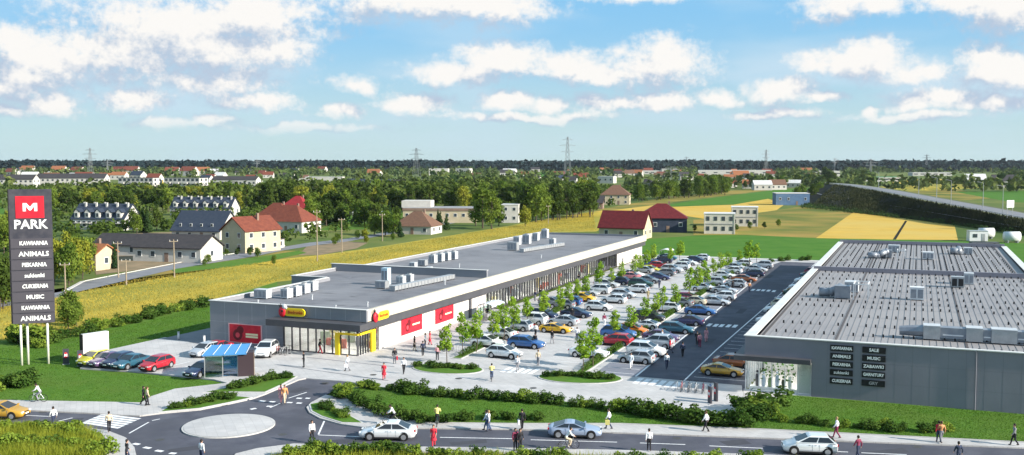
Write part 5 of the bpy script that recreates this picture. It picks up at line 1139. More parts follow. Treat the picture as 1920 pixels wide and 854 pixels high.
# ---- people: pose, px, py, facing(deg), top, bottom, hair, label
PE=[('walk',101,801,150,'white','navy','dark','person in white top crossing near left street arm'),('walk',205,811,120,'beige','black','dark','person in beige top at the zebra crossing'),
('walk',269,760,30,'black','black','dark','person in black beside one in pale top on footway'),('step',276,761,30,'beige','black','brown','person in pale top beside one in black on footway'),
('dress',527,756,-60,'pink','pink','dark','person in pink dress crossing the branch road'),('walk',534,757,-60,'orange','beige','brown','person in orange top crossing the branch road'),
('stand',570,689,200,'black','black','dark','person in black on plaza before the shop windows'),('walk',652,696,180,'light','grey','fair','person in light blue on the plaza by the drain'),
('dress',720,712,-90,'red','red','dark','person in red dress on plaza'),('stand',740,682,-80,'black','grey','dark','person in black jacket beside the white wall corner'),('walk',757,701,-70,'white','black','dark','person in white top and black trousers on plaza'),
('step',585,829,-60,'white','black','dark','person in white at the kerb near roundabout'),('dress',813,838,-90,'red','red','brown','person in red at near kerb behind white car'),
('walk',913,808,170,'light','denim','dark','person in light blue top on footway before the hedge'),('step',917,809,170,'white','denim','fair','person in white close beside another before the hedge'),
('walk',979,806,100,'black','black','dark','person in black carrying white bag on footway'),('stand',966,845,-60,'maroon','black','dark','person in dark maroon at the near kerb, one of a pair'),('stand',975,846,-60,'black','black','brown','person in black at the near kerb, one of a pair'),
('walk',1142,805,170,'white','navy','dark','person in white top before the middle shrubs'),('walk',1324,810,150,'white','black','brown','person in white top before the dark totems'),('step',1217,846,90,'white','black','dark','person in black and white stepping onto the near kerb'),
('walk',1569,822,160,'white','maroon','fair','person in white top and maroon trousers by right lawn'),('step',1760,830,90,'red','navy','dark','person in red beside one in orange by right lawn'),('walk',1765,831,90,'orange','grey','brown','person in orange beside one in red by right lawn'),('walk',1902,836,170,'grey','black','dark','person in grey top near right end of footway'),
('walk',1609,860,120,'maroon','navy','dark','person in maroon top at the near side of street'),('walk',1797,872,100,'navy','navy','dark','person in navy at the bottom right of street'),('walk',238,868,40,'black','navy','dark','dark haired person at near left footway end'),('stand',378,868,60,'white','navy','dark','person in white in the near part of roundabout'),
('walk',970,697,-90,'white','grey','dark','person in white shirt on the small zebra'),('step',1009,686,80,'beige','grey','brown','person in beige on the small zebra'),('walk',1003,652,80,'black','black','dark','person in black behind blue estate car'),('walk',1035,645,60,'black','grey','dark','person in black below the yellow coupe'),('step',1004,632,60,'white','black','brown','person in white between blue estate and yellow coupe'),
('dress',777,658,0,'black','beige','dark','person in black top by the first red poster'),('walk',793,668,100,'navy','black','dark','person in navy near stand by white wall'),('stand',797,652,10,'white','black','dark','person in white beside another in red by the wall'),('dress',806,647,10,'red','red','dark','person in red beside another in white by the wall'),('stand',820,676,90,'pink','black','fair','person in pink before the oval bed'),
('walk',1250,692,-90,'white','navy','dark','person in white top at edge of dark lane'),('walk',1280,670,90,'navy','black','dark','person in navy walking on dark lane'),('step',1312,652,80,'pink','maroon','dark','person in pale pink on the lane, one of three'),('walk',1307,648,80,'black','black','dark','person in black on the lane, one of three'),('dress',1324,642,80,'pink','pink','brown','person in pink dress on lane, one of three'),
('walk',1183,692,-90,'light','white','dark','person in white trousers before the silver hatchback'),('walk',1241,645,10,'white','black','fair','person in white top between cars beside long hedge'),('walk',1256,662,10,'red','navy','dark','person in red behind a silver car beside lane'),
('walk',1405,548,90,'orange','navy','brown','person in orange at far zebra'),('step',1374,545,90,'black','black','dark','person in black in empty bay by far zebra'),('step',1388,540,90,'navy','black','dark','person in navy behind the copper saloon'),('stand',1215,563,90,'khaki','khaki','brown','person in khaki in aisle'),('walk',1236,541,90,'navy','navy','dark','person in navy in the far aisle'),('walk',1256,516,90,'black','beige','dark','person in black near far white suv'),
('walk',1073,600,90,'black','black','dark','person in black beside silver saloon in aisle'),('step',1133,612,90,'maroon','white','dark','person in maroon beside the aisle tree'),('walk',1082,640,90,'white','navy','dark','person in white left of aisle trees'),
('walk',1013,560,90,'black','navy','dark','person in black on shop walk, middle part'),('stand',1003,565,60,'navy','grey','brown','person in navy on shop walk, middle part'),('walk',1085,532,90,'black','grey','dark','person in black on shop walk, far part'),('stand',909,590,90,'white','pink','fair','person in white at the grey trolley shelter'),('walk',914,598,90,'black','black','dark','person in black at the grey trolley shelter'),
('walk',600,664,0,'black','red','dark','person in black entering along the shop windows'),('stand',1378,690,0,'blue','grey','dark','person in blue between copper saloon and lane')]
for pose,px,py,fa,tp,bt,hr,lb in PE:
    x,y=G(px,py,0.1); person(pose,x,y,R(fa),lb,tp,bt,hr,0.104)
def rider(px,py,fa,top,bot,col,who,z=0.105):
    x,y=G(px,py,0.1); bicycle(x,y,R(fa),'%s bicycle ridden by the %s'%(col,who),z,col,'bicycles being ridden'); person('ride',x,y,R(fa),who,top,bot,'dark',z,1.0,'cyclists')
rider(72,754,185,'white','grey','silver','cyclist in white on the footway near pylon sign'); rider(736,797,185,'white','black','black','cyclist in white behind the white car')
rider(820,798,90,'yellow','black','green','cyclist in yellow before the low hedge'); rider(1066,843,10,'white','beige','grey','cyclist in white at the near kerb'); rider(922,714,90,'yellow','denim','navy','cyclist in yellow top beside oval bed')
# ================================================================ planting on the site
YT=[(838,682,605),(868,668,590),(893,662,578),(944,640,566),(963,632,561),(989,612,555),(1020,604,543),(1050,592,537),(1067,580,527),(1100,562,514),(1124,548,494),(1147,538,505),(1165,534,489),(1200,515,476),(1212,508,467),(1225,500,455),(1275,494,450),(1092,700,618),(1112,690,600),(1152,640,580),(1183,632,570),(1230,600,547),(1242,592,540),(1266,585,530),(1292,565,505),(1322,548,492),(1338,524,487),(1352,518,472),(1386,500,467),(1404,502,450),(1418,497,455),(1190,522,480),(1210,612,556),(1308,556,497),(1365,512,470),(1258,498,462),(1083,568,522),(925,646,580)]
for i,(px,py,pt) in enumerate(YT):
    x,y=G(px,py); h=max(3.4,(py-pt)*y/1885*1.06)
    if i<3: zn='beside the oval bed by the shop windows'
    elif i<17 or i==31 or i in (36,37): zn='along left hall and inner hedge'
    elif i<19: zn='at the near end of long hedge'
    else: zn='along the car park aisle'
    tree('young',x,y,h,'slim green young tree '+zn,'young trees of the car park',1.15,0.1)
def along(pts,n,jit=0.0):
    A=[Vector(G(*p)) for p in pts]; ls=[(A[i+1]-A[i]).length for i in range(len(A)-1)]; T=sum(ls); out=[]
    for k in range(n):
        d=T*(k+rnd.uniform(.25,.75))/n; i=0
        while i<len(ls)-1 and d>ls[i]: d-=ls[i]; i+=1
        q=A[i].lerp(A[i+1],min(1,d/ls[i])); out.append((q.x+rnd.uniform(-jit,jit),q.y+rnd.uniform(-jit,jit)))
    return out
def shrubs(pts,n,h,label,group,jit=.4,light=.15,z=.13,wide=1.3,cat='shrub'):
    for x,y in along(pts,n,jit):
        l=rnd.random()<light; shrub(x,y,rnd.uniform(*h),('light green ' if l else 'dark green ')+label,group,wide,l,z,cat)
shrubs([(640,738),(690,729),(760,739),(830,745)],9,(.6,1.0),'shrub on plaza side of the lawn, near branch road','shrubs round the front lawn')
shrubs([(750,734),(830,746),(900,750),(1000,757),(1080,764),(1140,771)],22,(.7,1.15),'shrub in the hedge between plaza and lawn','shrubs round the front lawn',.4,.12)
shrubs([(1150,773),(1200,780),(1255,790),(1320,798),(1390,800)],15,(.9,1.5),'shrub in the hedge behind the dark totems','shrubs round the front lawn',.4,.2)
shrubs([(628,743),(665,757),(700,771),(725,779),(750,789)],13,(.7,1.1),'shrub along the curved footway edge','shrubs round the front lawn',.5,.15)
shrubs([(755,791),(800,794),(850,793),(890,792)],10,(.55,.9),'shrub between footway and lawn behind the cyclist','shrubs round the front lawn',.5,.2)
shrubs([(905,790),(960,788),(1012,789)],6,(.5,.85),'shrub between footway and lawn beside person in black','shrubs round the front lawn',.5,.1)
shrubs([(1205,785),(1220,786)],2,(.6,.9),'single shrub on the middle of lawn','shrubs round the front lawn',.3,.1)
shrubs([(1395,778),(1425,768),(1445,778),(1410,788),(1450,790)],6,(1.2,1.9),'tall bush by the corner of right hall','bushes by the right hall',.8,.1)
shrubs([(1465,790),(1500,795),(1560,803),(1620,806),(1690,812),(1760,812),(1790,815)],16,(.45,.9),'shrub in the loose row before right hall','shrubs before the right hall',.5,.3)
shrubs([(320,770),(360,762),(410,752),(440,752)],11,(.5,.8),'low shrub in the roundabout bed','shrubs in the street beds',.3,.05,.16,1.5)
shrubs([(430,735),(470,725),(520,713),(548,711)],9,(.5,.9),'low shrub in bed beside bus shelter walk','shrubs in the street beds',.3,.05,.16,1.4)
shrubs([(600,764),(625,778),(660,790)],7,(.35,.7),'low shrub in the teardrop corner bed','shrubs in the street beds',.4,.2,.16,1.5)
shrubs([(783,692),(840,693),(900,697)],9,(.5,.75),'low shrub in oval bed before the shop windows','shrubs in the oval beds',.5,.05,.17,1.5)
shrubs([(1020,708),(1085,709),(1155,715)],9,(.5,.8),'low shrub in oval bed before long hedge','shrubs in the oval beds',.5,.05,.17,1.5)
shrubs([(45,722),(52,722)],3,(1.1,1.7),'dark bush alone on the left lawn','bushes on left lawn',.5,0,-.05)
shrubs([(-10,735),(10,720)],3,(.9,1.4),'bush at the left end of lawn','bushes on left lawn',.6,.4,-.05)
shrubs([(1445,492),(1475,489),(1507,490),(1524,489)],5,(.9,1.3),'dark bush behind the far end of the lane','bushes at the far lot edge',.5,0,-.05)
for (s0,s1,ta,tb,n,lb) in ((-48.2,-52.8,104,221,46,'inner'),(-32.8,-34.1,102,217,48,'long')):
    k=0
    for a in np.linspace(ta,tb,9)[:-1]:
        b=a+(tb-ta)/8-.9; lob=[]; n_=14
        for i in range(n_):
            f=i/(n_-1); t=a+(b-a)*f; lob.append((0,t-a,.3+rnd.uniform(-.05,.1),.42,.7,.36+rnd.uniform(-.05,.15)))
        me=crown_mesh('hedge',lob,2600,.075,LF_SHRUB,int(a*10)); sm=s0+(s1-s0)*((a+b)/2-ta)/(tb-ta); dr=(s1-s0)/(tb-ta)
        sa=s0+(s1-s0)*(a-ta)/(tb-ta); p=L(sa,a); e=link('hedge',me,None,(p[0],p[1],.15),-TH-math.atan(dr)*1.0)
        tag(e,'low clipped dark hedge piece of the %s hedge row'%lb,'hedge','hedges between the bays')
# boundary hedge of the left lawn
shrubs([(105,636),(180,620),(250,604),(320,587),(388,571)],26,(1.0,1.7),'bush in the boundary hedge between lawn and meadow','bushes of boundary hedge',.8,.25,-.06,1.2)
shrubs([(20,640),(60,650),(100,640)],7,(1.2,2.4),'bush behind the pylon posts','bushes behind the pylon sign',1.2,.4,-.06,1.2)
# near corner bushes
def nearbush(pts,n,h,label,jit,light):
    for x,y in along(pts,n,jit):
        l=rnd.random()<light; shrub(x,y,rnd.uniform(*h),('yellow green ' if l else 'dark green ')+label,'bushes on near verge',1.1,l,.03,'bush')
nearbush([(-30,816),(40,812),(100,818),(150,822),(178,834)],18,(.8,1.3),'bush in the near left corner, back row',.6,.9)
nearbush([(-30,845),(60,845),(140,850),(185,858)],20,(.8,1.5),'bush in the near left corner, front row',.8,.85)
nearbush([(550,856),(620,853),(700,852),(760,855)],16,(.7,1.2),'bush on near verge below the white car',.5,.3)
nearbush([(770,858),(850,862),(960,864),(1060,866)],15,(.6,1.1),'bush on near verge in the middle',.5,.55)
nearbush([(1140,868),(1200,870),(1330,872),(1450,876)],8,(.7,1.2),'bush on near verge right of the middle',.5,.6)

# bags carried
for px,py,fa,c,lb in ((979,806,100,'white','white carrier bag in the hand of person in black on footway'),(740,682,-80,'red','red carrier bag in the hand of person beside white wall corner'),(1142,805,170,'yellow','yellow carrier bag in the hand of person before the middle shrubs'),(652,696,180,'white','white carrier bag in the hand of person by the plaza drain')):
    x,y=G(px,py,.1); q=Matrix.Rotation(R(fa),2)@Vector((.12,.27)); e=empty('shopping_bag',(x+q.x,y+q.y,.104),R(fa),lb,'bag','carrier bags'); MB().box((0,0,.62),(.34,.14,.38),0,0,1.08).build('pouch',CLOTH[c],e); m=MB(); m.tube((-.1,0,.8),(0,0,.93),.012,n=4); m.tube((.1,0,.8),(0,0,.93),.012,n=4); m.build('strap',CLOTH[c],e)

# ================================================================ surroundings: houses
def tone(n,c,c2,rough=.8,sc=.6): return mat(n,c,rough,c2,sc,5,spec=.12)
WL=dict(cream=tone('wall_cream',(.5,.42,.29),(.42,.36,.25)),white=tone('wall_white',(.52,.5,.46),(.45,.43,.4)),grey=tone('wall_grey',(.32,.32,.32),(.26,.26,.27)),blue=tone('wall_blue',(.12,.2,.32),(.1,.16,.26)),navy=tone('wall_navy',(.035,.045,.07),(.05,.06,.09)),concrete=CONC,brown=tone('wall_brown',(.25,.17,.13),(.2,.14,.11)),yellow=tone('wall_yellow',(.6,.42,.08),(.5,.36,.08)))
RF=dict(red=tone('roof_red',(.19,.058,.035),(.13,.04,.028),.7,1.2),bright=tone('roof_bright_red',(.28,.028,.032),(.2,.022,.025),.6,1.2),maroon=tone('roof_maroon',(.13,.02,.022),(.09,.014,.017),.6,1.2),brown=tone('roof_brown',(.16,.09,.06),(.12,.07,.05),.8,1.2),dark=tone('roof_dark',(.04,.038,.042),(.055,.05,.052),.8,1.2),navy=tone('roof_navy',(.028,.038,.06),(.04,.05,.07),.6,1.2),orange=tone('roof_orange',(.3,.12,.055),(.22,.09,.045),.8,1.2),grey=tone('roof_grey',(.28,.28,.29),(.22,.22,.23),.8,.6),green=tone('roof_green',(.05,.28,.16),(.04,.22,.13),.6,.6),pale=tone('roof_pale',(.6,.59,.58),(.52,.51,.5),.7,.4))
def window(par,c,wd,ht,face,pane=True):
    """frame proud of the wall with a dark pane; face: 'f' front (-y) or 'r' right (+x) or 'l' left"""
    x,y,z=c
    d=(wd,.1,ht) if face=='f' else (.1,wd,ht)
    o=MB().box(c,d).build('window',FRAME if pane else PANE,par)
    if pane:
        q={'f':(x,y-.055,z),'r':(x+.055,y,z),'l':(x-.055,y,z)}[face]
        MB().box(q,(wd*.84,.02,ht*.84) if face=='f' else (.02,wd*.84,ht*.84)).build('pane',PANE,o)
    return o
def house(px,py,w,d,hw,hr,rz,wall,roof,label,shape='gable',ridge='x',wf=(3,1),wr=(2,1),chim=1,name='house',cat='house',group='houses beyond the country road',pane=True,eave=.45,door=True,wsize=(1.2,1.35)):
    cx,cy=G(px,py); rz=R(rz); q=Matrix.Rotation(rz,2)@Vector((w/2,-d/2)); e=empty(name,(cx-q.x,cy-q.y,-.1),rz,label,cat,group)
    mb=MB(); mb.box((0,0,hw/2),(w,d,hw))
    if shape=='gable':
        if ridge=='x':
            for s in(-1,1): mb.add([(s*(w/2-.001),-d/2,hw),(s*(w/2-.001),d/2,hw),(s*(w/2-.001),0,hw+hr)],[(0,1,2)])
        else:
            for s in(-1,1): mb.add([(-w/2,s*(d/2-.001),hw),(w/2,s*(d/2-.001),hw),(0,s*(d/2-.001),hw+hr)],[(0,1,2)])
    mb.build('wall',WL[wall],e)
    r=MB(); t=.22
    if shape=='gable':
        a,b=(w/2+eave,d/2) if ridge=='x' else (d/2+eave,w/2)
        k=hr/b; pr=[(-b-eave,hw-k*eave),(0,hw+hr),(b+eave,hw-k*eave),(b+eave,hw-k*eave+t),(0,hw+hr+t+.05),(-b-eave,hw-k*eave+t)]
        vs=[]
        for s in(-a,a):
            for u,z in pr: vs.append((s,u,z) if ridge=='x' else (u,s,z))
        r.add(vs,[(0,1,7,6),(1,2,8,7),(2,3,9,8),(3,4,10,9),(4,5,11,10),(5,0,6,11),(0,5,4,1),(1,4,3,2),(6,7,10,11),(7,8,9,10)])
        tan_=k
    elif shape=='hip':
        a,b=w/2+eave,d/2+eave; rl=max(.3,abs(w-d)/2); 
        rp=[(-rl,0),(rl,0)] if w>=d else [(0,-rl),(0,rl)]
        B=[(-a,-b,hw-.1),(a,-b,hw-.1),(a,b,hw-.1),(-a,b,hw-.1)]; T=[(*rp[0],hw+hr),(*rp[1],hw+hr)]
        if w>=d: fs=[(0,1,5,4),(1,2,5),(2,3,4,5),(3,0,4)]
        else: fs=[(0,1,4),(1,2,5,4),(2,3,5),(3,0,4,5)]
        r.add(B+T,fs+[(3,2,1,0)])
    else:
        r.box((0,0,hw+.12),(w+.25,d+.25,.24))
    rf=r.build('roof',RF[roof],e)
    for i in range(chim):
        x=-w*.25+i*w*.5/max(1,chim-1) if chim>1 else w*.15; zz=hw+hr*.75 if shape!='flat' else hw
        MB().box((x,d*.08,zz+.75),(.6,.6,1.9)).build('chimney',WL['white'] if chim>2 else WL['brown'],rf)
    fx,fr=wf
    for j in range(fr):
        for i in range(fx):
            if door and j==0 and i==fx//2 and fx>2: continue
            window(e,(-w/2+(i+.5)*w/fx,-d/2-.02,hw*(j+.55)/fr),wsize[0],wsize[1],'f',pane)
    gx_,gr=wr
    for j in range(gr):
        for i in range(gx_): window(e,(w/2+.02,-d/2+(i+.5)*d/gx_,hw*(j+.55)/gr),wsize[0],wsize[1],'r',pane)
    if door and fx>2:
        dd=MB().box((-w/2+(fx//2+.5)*w/fx,-d/2-.03,1.05),(1.0,.08,2.1)).build('door',WL['brown'],e); MB().box((-w/2+(fx//2+.5)*w/fx+.35,-d/2-.09,1.0),(.08,.05,.08)).build('handle',GALV,dd)
    return e
h=house(460,475,8.8,11.4,5.6,3.0,-35,'cream','red','cream two storey house with red gable roof beside country road','gable','y',(2,2),(3,2),1)
house(566,437,16,11,3.6,5.0,-22,'white','red','white house with broad red roof behind the cream house','hip','x',(4,1),(2,1),1)
house(536,428,13,10,3.2,5.2,-20,'cream','red','house with red hip roof squeezed behind the cream house','hip','x',(3,1),(2,1),1)
house(574,404,13,11,2.6,5.4,-15,'white','bright','house with bright crimson roof among the trees','hip','x',(3,1),(2,1),1)
house(376,493,17.5,9,3.3,2.5,-16,'white','dark','long low white barn with dark roof beside the road','gable','x',(5,1),(1,1),0,'barn','barn')
house(262,480,13,8,2.6,2.2,-16,'white','dark','lower dark roofed shed left of the white barn','gable','x',(3,1),(1,1),0,'shed','shed')
hn=house(412,450,15.5,12,2.7,5.2,-14,'white','navy','house with huge navy roof left of cream house','gable','x',(4,1),(2,1),2)
for i in range(4): window([c for c in hn.children if c.name.startswith('roof')][0],(-5.4+3.4*i,-5.1,4.2),.8,.9,'f',True)
house(180,508,6.2,6,3.6,1.6,-20,'cream','orange','small cream house with orange roof behind roadside trees','gable','x',(2,1),(1,1),1)
def terrace(px,py,w,d,hw,hr,rz,n,label):
    e=house(px,py,w,d,hw,hr,rz,'white','navy',label,'gable','x',(n*2,1),(2,1),0,'terraced_house','terraced house','dark terraces with white dormers',True,.3,False,(1.3,2.1))
    rf=[c for c in e.children if c.name.startswith('roof')][0]
    for i in range(n):
        x=-w/2+(i+.5)*w/n; m=MB(); m.box((x,-d*.36,hw+1.1),(1.8,d*.26,2.2)); m.add([(x-.9,-d*.49,hw+2.2),(x+.9,-d*.49,hw+2.2),(x,-d*.49,hw+3.2)],[(0,1,2)]); dm=m.build('dormer',WL['white'],rf)
        m=MB(); m.add([(x-1.4,-d*.5,hw+2.15),(x,-d*.5,hw+3.35),(x+1.4,-d*.5,hw+2.15),(x-1.4,-d*.2,hw+2.15),(x,-d*.2,hw+3.35),(x+1.4,-d*.2,hw+2.15)],[(0,1,4,3),(1,2,5,4)]); m.build('dormer_roof',RF['navy'],rf)
        window(e,(x,-d*.495,hw+1.25),1.15,1.5,'f',True)
        for k,yy in((-.3,.12),(.25,-.1)): MB().box((x+k*w/n,d*yy,hw+hr*.8+.7),(.55,.55,1.7)).build('chimney',WL['white'],rf)
        MB().box((x,-d/2-.6,hw*.62),(w/n*.8,1.2,.14)).build('balcony',WL['white'],e)
    return e
terrace(233,432,19.5,10,3.7,4.6,-12,5,'dark terrace with five white gabled dormers and white chimneys')
terrace(432,405,27,9,3.2,4.2,-10,6,'farther dark terrace with white chimneys behind navy roof')
c=house(892,418,27,16,5.2,0,-4,'cream','grey','flat roofed cream workshop with brown band beside the tall tree','flat','x',(9,1),(4,1),0,'workshop','workshop')
o=MB(); o.box((-9.5,2,6.6),(11,9,2.6)); o.build('upper_storey',WL['white'],c); MB().box((0,-8.1,4.9),(27.3,.2,.9)).build('band',WL['brown'],c)
house(720,416,12,9,3.4,0,-4,'grey','pale','low grey shed with pale flat roof among garden trees','flat','x',(3,1),(1,1),0,'shed','shed')
house(808,440,12.5,10,2.6,4.4,-16,'white','brown','house with broad brown roof before the cream workshop','hip','x',(3,1),(2,1),1)
house(972,418,6.2,8,6.6,0,-6,'white','pale','plain white block house beside the tall tree','flat','x',(2,2),(2,2),0)
house(520+0,466,4.5,4,2.2,0,-14,'white','dark','small white garage beside the cream house','flat','x',(1,1),(1,1),0,'garage','garage')
house(1206,449,13.5,9,3.4,4.4,-24,'cream','maroon','cream house with maroon gable roof behind the left hall','gable','x',(3,1),(2,1),1)
house(1288,436,16,13,4.6,4.4,-8,'navy','maroon','dark house under wide maroon hip roof beside green field','hip','x',(4,1),(2,1),1)
for px,py,w,d,hh,lb in((1378,439,9.5,8,6.2,'unfinished grey concrete house, nearer one with block infill'),(1421,425,9.0,8,6.6,'unfinished grey concrete house frame, farther one')):
    e=house(px,py,w,d,hh,0,-12,'concrete','pale',lb,'flat','x',(4,2),(2,2),0,'unfinished_house','unfinished house','unfinished houses',False,0,False,(1.0,1.3))
    for i in (0,4): MB().box((-w/2+.2+i*(w-.4)/4,-d/2-.06,hh/2),(.3,.1,hh)).build('column',CONC,e)
    MB().box((0,-d/2-.05,hh*.5),(w-.7,.09,.28)).build('ring_beam',WL['grey'],e)
house(1180,384,15,12,5.2,5,-10,'cream','brown','cream villa with brown hip roof among trees','hip','x',(4,2),(3,2),1)
house(1130,392,9,8,3,3,-10,'brown','dark','low brown house below the brown roofed villa','gable','x',(2,1),(1,1),1)
house(1518,385,17,12,6,0,-6,'blue','pale','blue metal hall at the foot of embankment','flat','x',(4,1),(1,1),0,'shed','shed')
# pale blocks and roofs far behind
house(62,352,58,13,7,4,0,'white','dark','long dark roofed terrace far behind the pylon sign','gable','x',(14,2),(2,2),0,'terraced_house','terraced house','far settlement',False,.3,False,(1.8,1.6))
house(196,350,62,13,7.5,4,0,'white','dark','long dark roofed terrace between pylon sign and far pylon','gable','x',(14,2),(2,2),0,'terraced_house','terraced house','far settlement',False,.3,False,(1.8,1.6))
for px,lb in((287,'white apartment block with dark balconies, nearer to the dark terrace'),(374,'white apartment block with dark balconies behind trees')):
    e=house(px,357,31,13,9.5,0,-14,'white','dark',lb,'flat','x',(8,3),(2,3),0,'apartment_block','apartment block','far settlement',False,.3,False,(2.3,1.9))
    for i in range(4): MB().box((-11.5+7.6*i,-7.4,5.6),(3.6,1.4,1.0)).build('balcony',WL['white'],e)
house(296,354,4,8,7,0,-14,'yellow','pale','small yellow house between two white apartment blocks','flat','x',(1,2),(1,2),0,'house','house','far settlement',False,.2,False)
house(480,350,42,12,6,3,-8,'white','dark','long white terrace with dark roof behind tall pines','gable','x',(10,1),(2,1),0,'terraced_house','terraced house','far settlement',False,.3,False,(1.8,1.6))
house(641,347,36,12,7.5,0,-4,'white','pale','long plain white hall behind tall pines','flat','x',(0,0),(2,2),0,'warehouse','warehouse','far settlement',False,.3,False)
FAR=[(668,350,11,'navy',4),(694,351,11,'navy',4),(716,352,11,'navy',4),(738,351,11,'navy',4),(758,352,11,'dark',4),(228,327,22,'red',4),(256,329,24,'red',4),(334,329,22,'red',4),(362,330,24,'red',4),(392,329,22,'orange',4),(60,326,24,'orange',4),(120,327,24,'orange',4),(150,328,22,'red',4),(494,333,16,'red',4),(512,334,14,'red',4),(965,328,22,'pale',2),(1012,340,13,'dark',4),(1062,341,12,'navy',4),(1080,345,12,'dark',4),(1150,344,17,'pale',0),(1232,352,12,'dark',4),(1360,355,12,'brown',4),(1382,352,12,'red',4),(1420,354,12,'orange',4),(1448,357,14,'pale',3),(1475,356,13,'brown',4),(1500,352,12,'pale',3),(1850,349,18,'pale',4),(1905,352,18,'dark',4),(840,330,30,'pale',0),(880,327,26,'pale',0),(1270,328,26,'pale',0),(550,338,14,'dark',4),(900,338,14,'brown',4),(1300,338,16,'dark',4)]
fr_=random.Random(77)
for k in range(70):
    px=fr_.choice((fr_.uniform(-20,520),fr_.uniform(-20,1540),fr_.uniform(930,1540))); FAR.append((px,fr_.uniform(322,344),fr_.uniform(10,19),fr_.choice(('red','orange','dark','pale','brown','navy','red','orange')),fr_.choice((3,4,4))))
for px,py,w,r,hr in FAR:
    d_=G(px,py)[1]; zn=' near the left horizon' if px<420 else (' far behind the pine belt' if px<780 else (' far beyond the tree belt' if px<1340 else ' near the expressway'))
    house(px,py,w,w*.7,w*.32+(1.5 if hr==0 else 0),hr*w/14,rnd.uniform(-25,10),'white' if r!='pale' else 'white',r,'far white house with %s roof'%r+zn,'gable' if hr else 'flat','x',(3,1),(1,1),0,'house','house','far settlement',False,.3,False,(w*.1,w*.1))
for px,py,w,d,hh,roof,lb in((1445,329,118,40,8,'pale','broad white warehouse on the horizon behind unfinished houses'),(1240,327,62,30,6,'pale','low white warehouse on the horizon before the lattice masts'),(1575,331,36,20,8,'pale','white warehouse where the expressway vanishes'),(1690,341,40,24,5,'green','long green roofed hall beyond the expressway'),(1785,330,60,24,5,'pale','pale low hall on horizon right of expressway')):
    house(px,py,w,d,hh,0,-4,'white',roof,lb,'flat','x',(6,1),(2,1),0,'warehouse','warehouse','far warehouses',False,.3,False,(6,1.5))
# yard behind right hall
def yard(px,py): return G(px,py)
x,y=yard(1832,452); e=empty('site_cabin',(x,y,-.06),-.1,'white site cabin behind right hall','cabin'); MB().box((0,0,1.5),(5,2.6,2.8)).build('body',WHITEM,e); MB().box((0,0,2.96),(5.2,2.8,.12)).build('roof',GALV,e); MB().box((-1,-1.33,1.6),(1.2,.06,1)).build('window',PANE,e); MB().box((1.2,-1.33,1.15),(.9,.06,2)).build('door',GALV,e)
x,y=yard(1845,462); e=empty('flatbed_trailer',(x,y,-.06),-.1,'dark flatbed trailer before the white cabin','trailer'); MB().box((0,0,1.0),(7,2.4,.35)).build('bed',DARK,e)
for i in(-2.2,-1,2.2): MB().tube((i,-1.2,.5),(i,1.2,.5),.5,n=12).build('wheel',TYRE,e)
for px,py,lb in((1849,447,'white storage tank next to the cabin'),(1897,455,'white storage tank alone behind the right hall')):
    x,y=yard(px,py); e=empty('storage_tank',(x,y,-.06),-.1,lb,'tank','white storage tanks'); MB().tube((-2,0,1.7),(2,0,1.7),1.4,n=14).build('vessel',WHITEM,e,True)
    for i in(-1.3,1.3): MB().box((i,0,.35),(.3,2,.9)).build('saddle_support',GALV,e)
# ================================================================ masts, poles, lamps
def pylon(px,yb,yt,label,wd=7):
    x,y=G(px,yb); h=(yb-yt)*y/1885; e=empty('power_pylon',(x,y,-.1),rnd.uniform(-.3,.3),label,'power pylon','lattice power pylons'); m=MB(); r=max(.12,y*.00015)
    lv=[0,.18,.34,.48,.6,.7,.8,.9,1.0]; hw=[wd/2*(1-.86*f) for f in lv]
    for i in range(len(lv)-1):
        for s,t in((-1,-1),(1,-1),(1,1),(-1,1)): m.tube((s*hw[i],t*hw[i],h*lv[i]),(s*hw[i+1],t*hw[i+1],h*lv[i+1]),r,n=4)
        for s in(-1,1):
            m.tube((-hw[i],s*hw[i],h*lv[i]),(hw[i+1],s*hw[i+1],h*lv[i+1]),r*.7,n=3); m.tube((hw[i],s*hw[i],h*lv[i]),(-hw[i+1],s*hw[i+1],h*lv[i+1]),r*.7,n=3)
    m.build('lattice_mast',PYL,e)
    for f,wa in((.66,7.5),(.8,9.5),(.93,6)): 
        m=MB(); m.tube((-wa,0,h*f),(wa,0,h*f),r,n=4); m.tube((-wa,0,h*f),(0,0,h*(f+.04)),r*.7,n=3); m.tube((wa,0,h*f),(0,0,h*(f+.04)),r*.7,n=3); m.build('cross_arm',PYL,e)
pylon(170,336,278,'lattice power pylon above the left settlement'); pylon(781,338,278,'broad lattice power pylon above the pine belt',9); pylon(1064,340,257,'tallest lattice power pylon above the tree belt',8); pylon(1436,325,281,'lattice power pylon above broad white warehouse'); pylon(1737,322,290,'lattice power pylon on the right horizon'); pylon(202,330,300,'thin mast right of left pylon',3); pylon(1258,345,312,'thin mast above low white warehouse',3); pylon(1632,335,298,'thin mast near expressway end',3); pylon(482,322,299,'thin mast on horizon over crimson roof',3); pylon(1565,322,297,'thin mast over the white warehouse at expressway',3); pylon(1287,320,294,'thin mast on horizon left of broad warehouse',3)
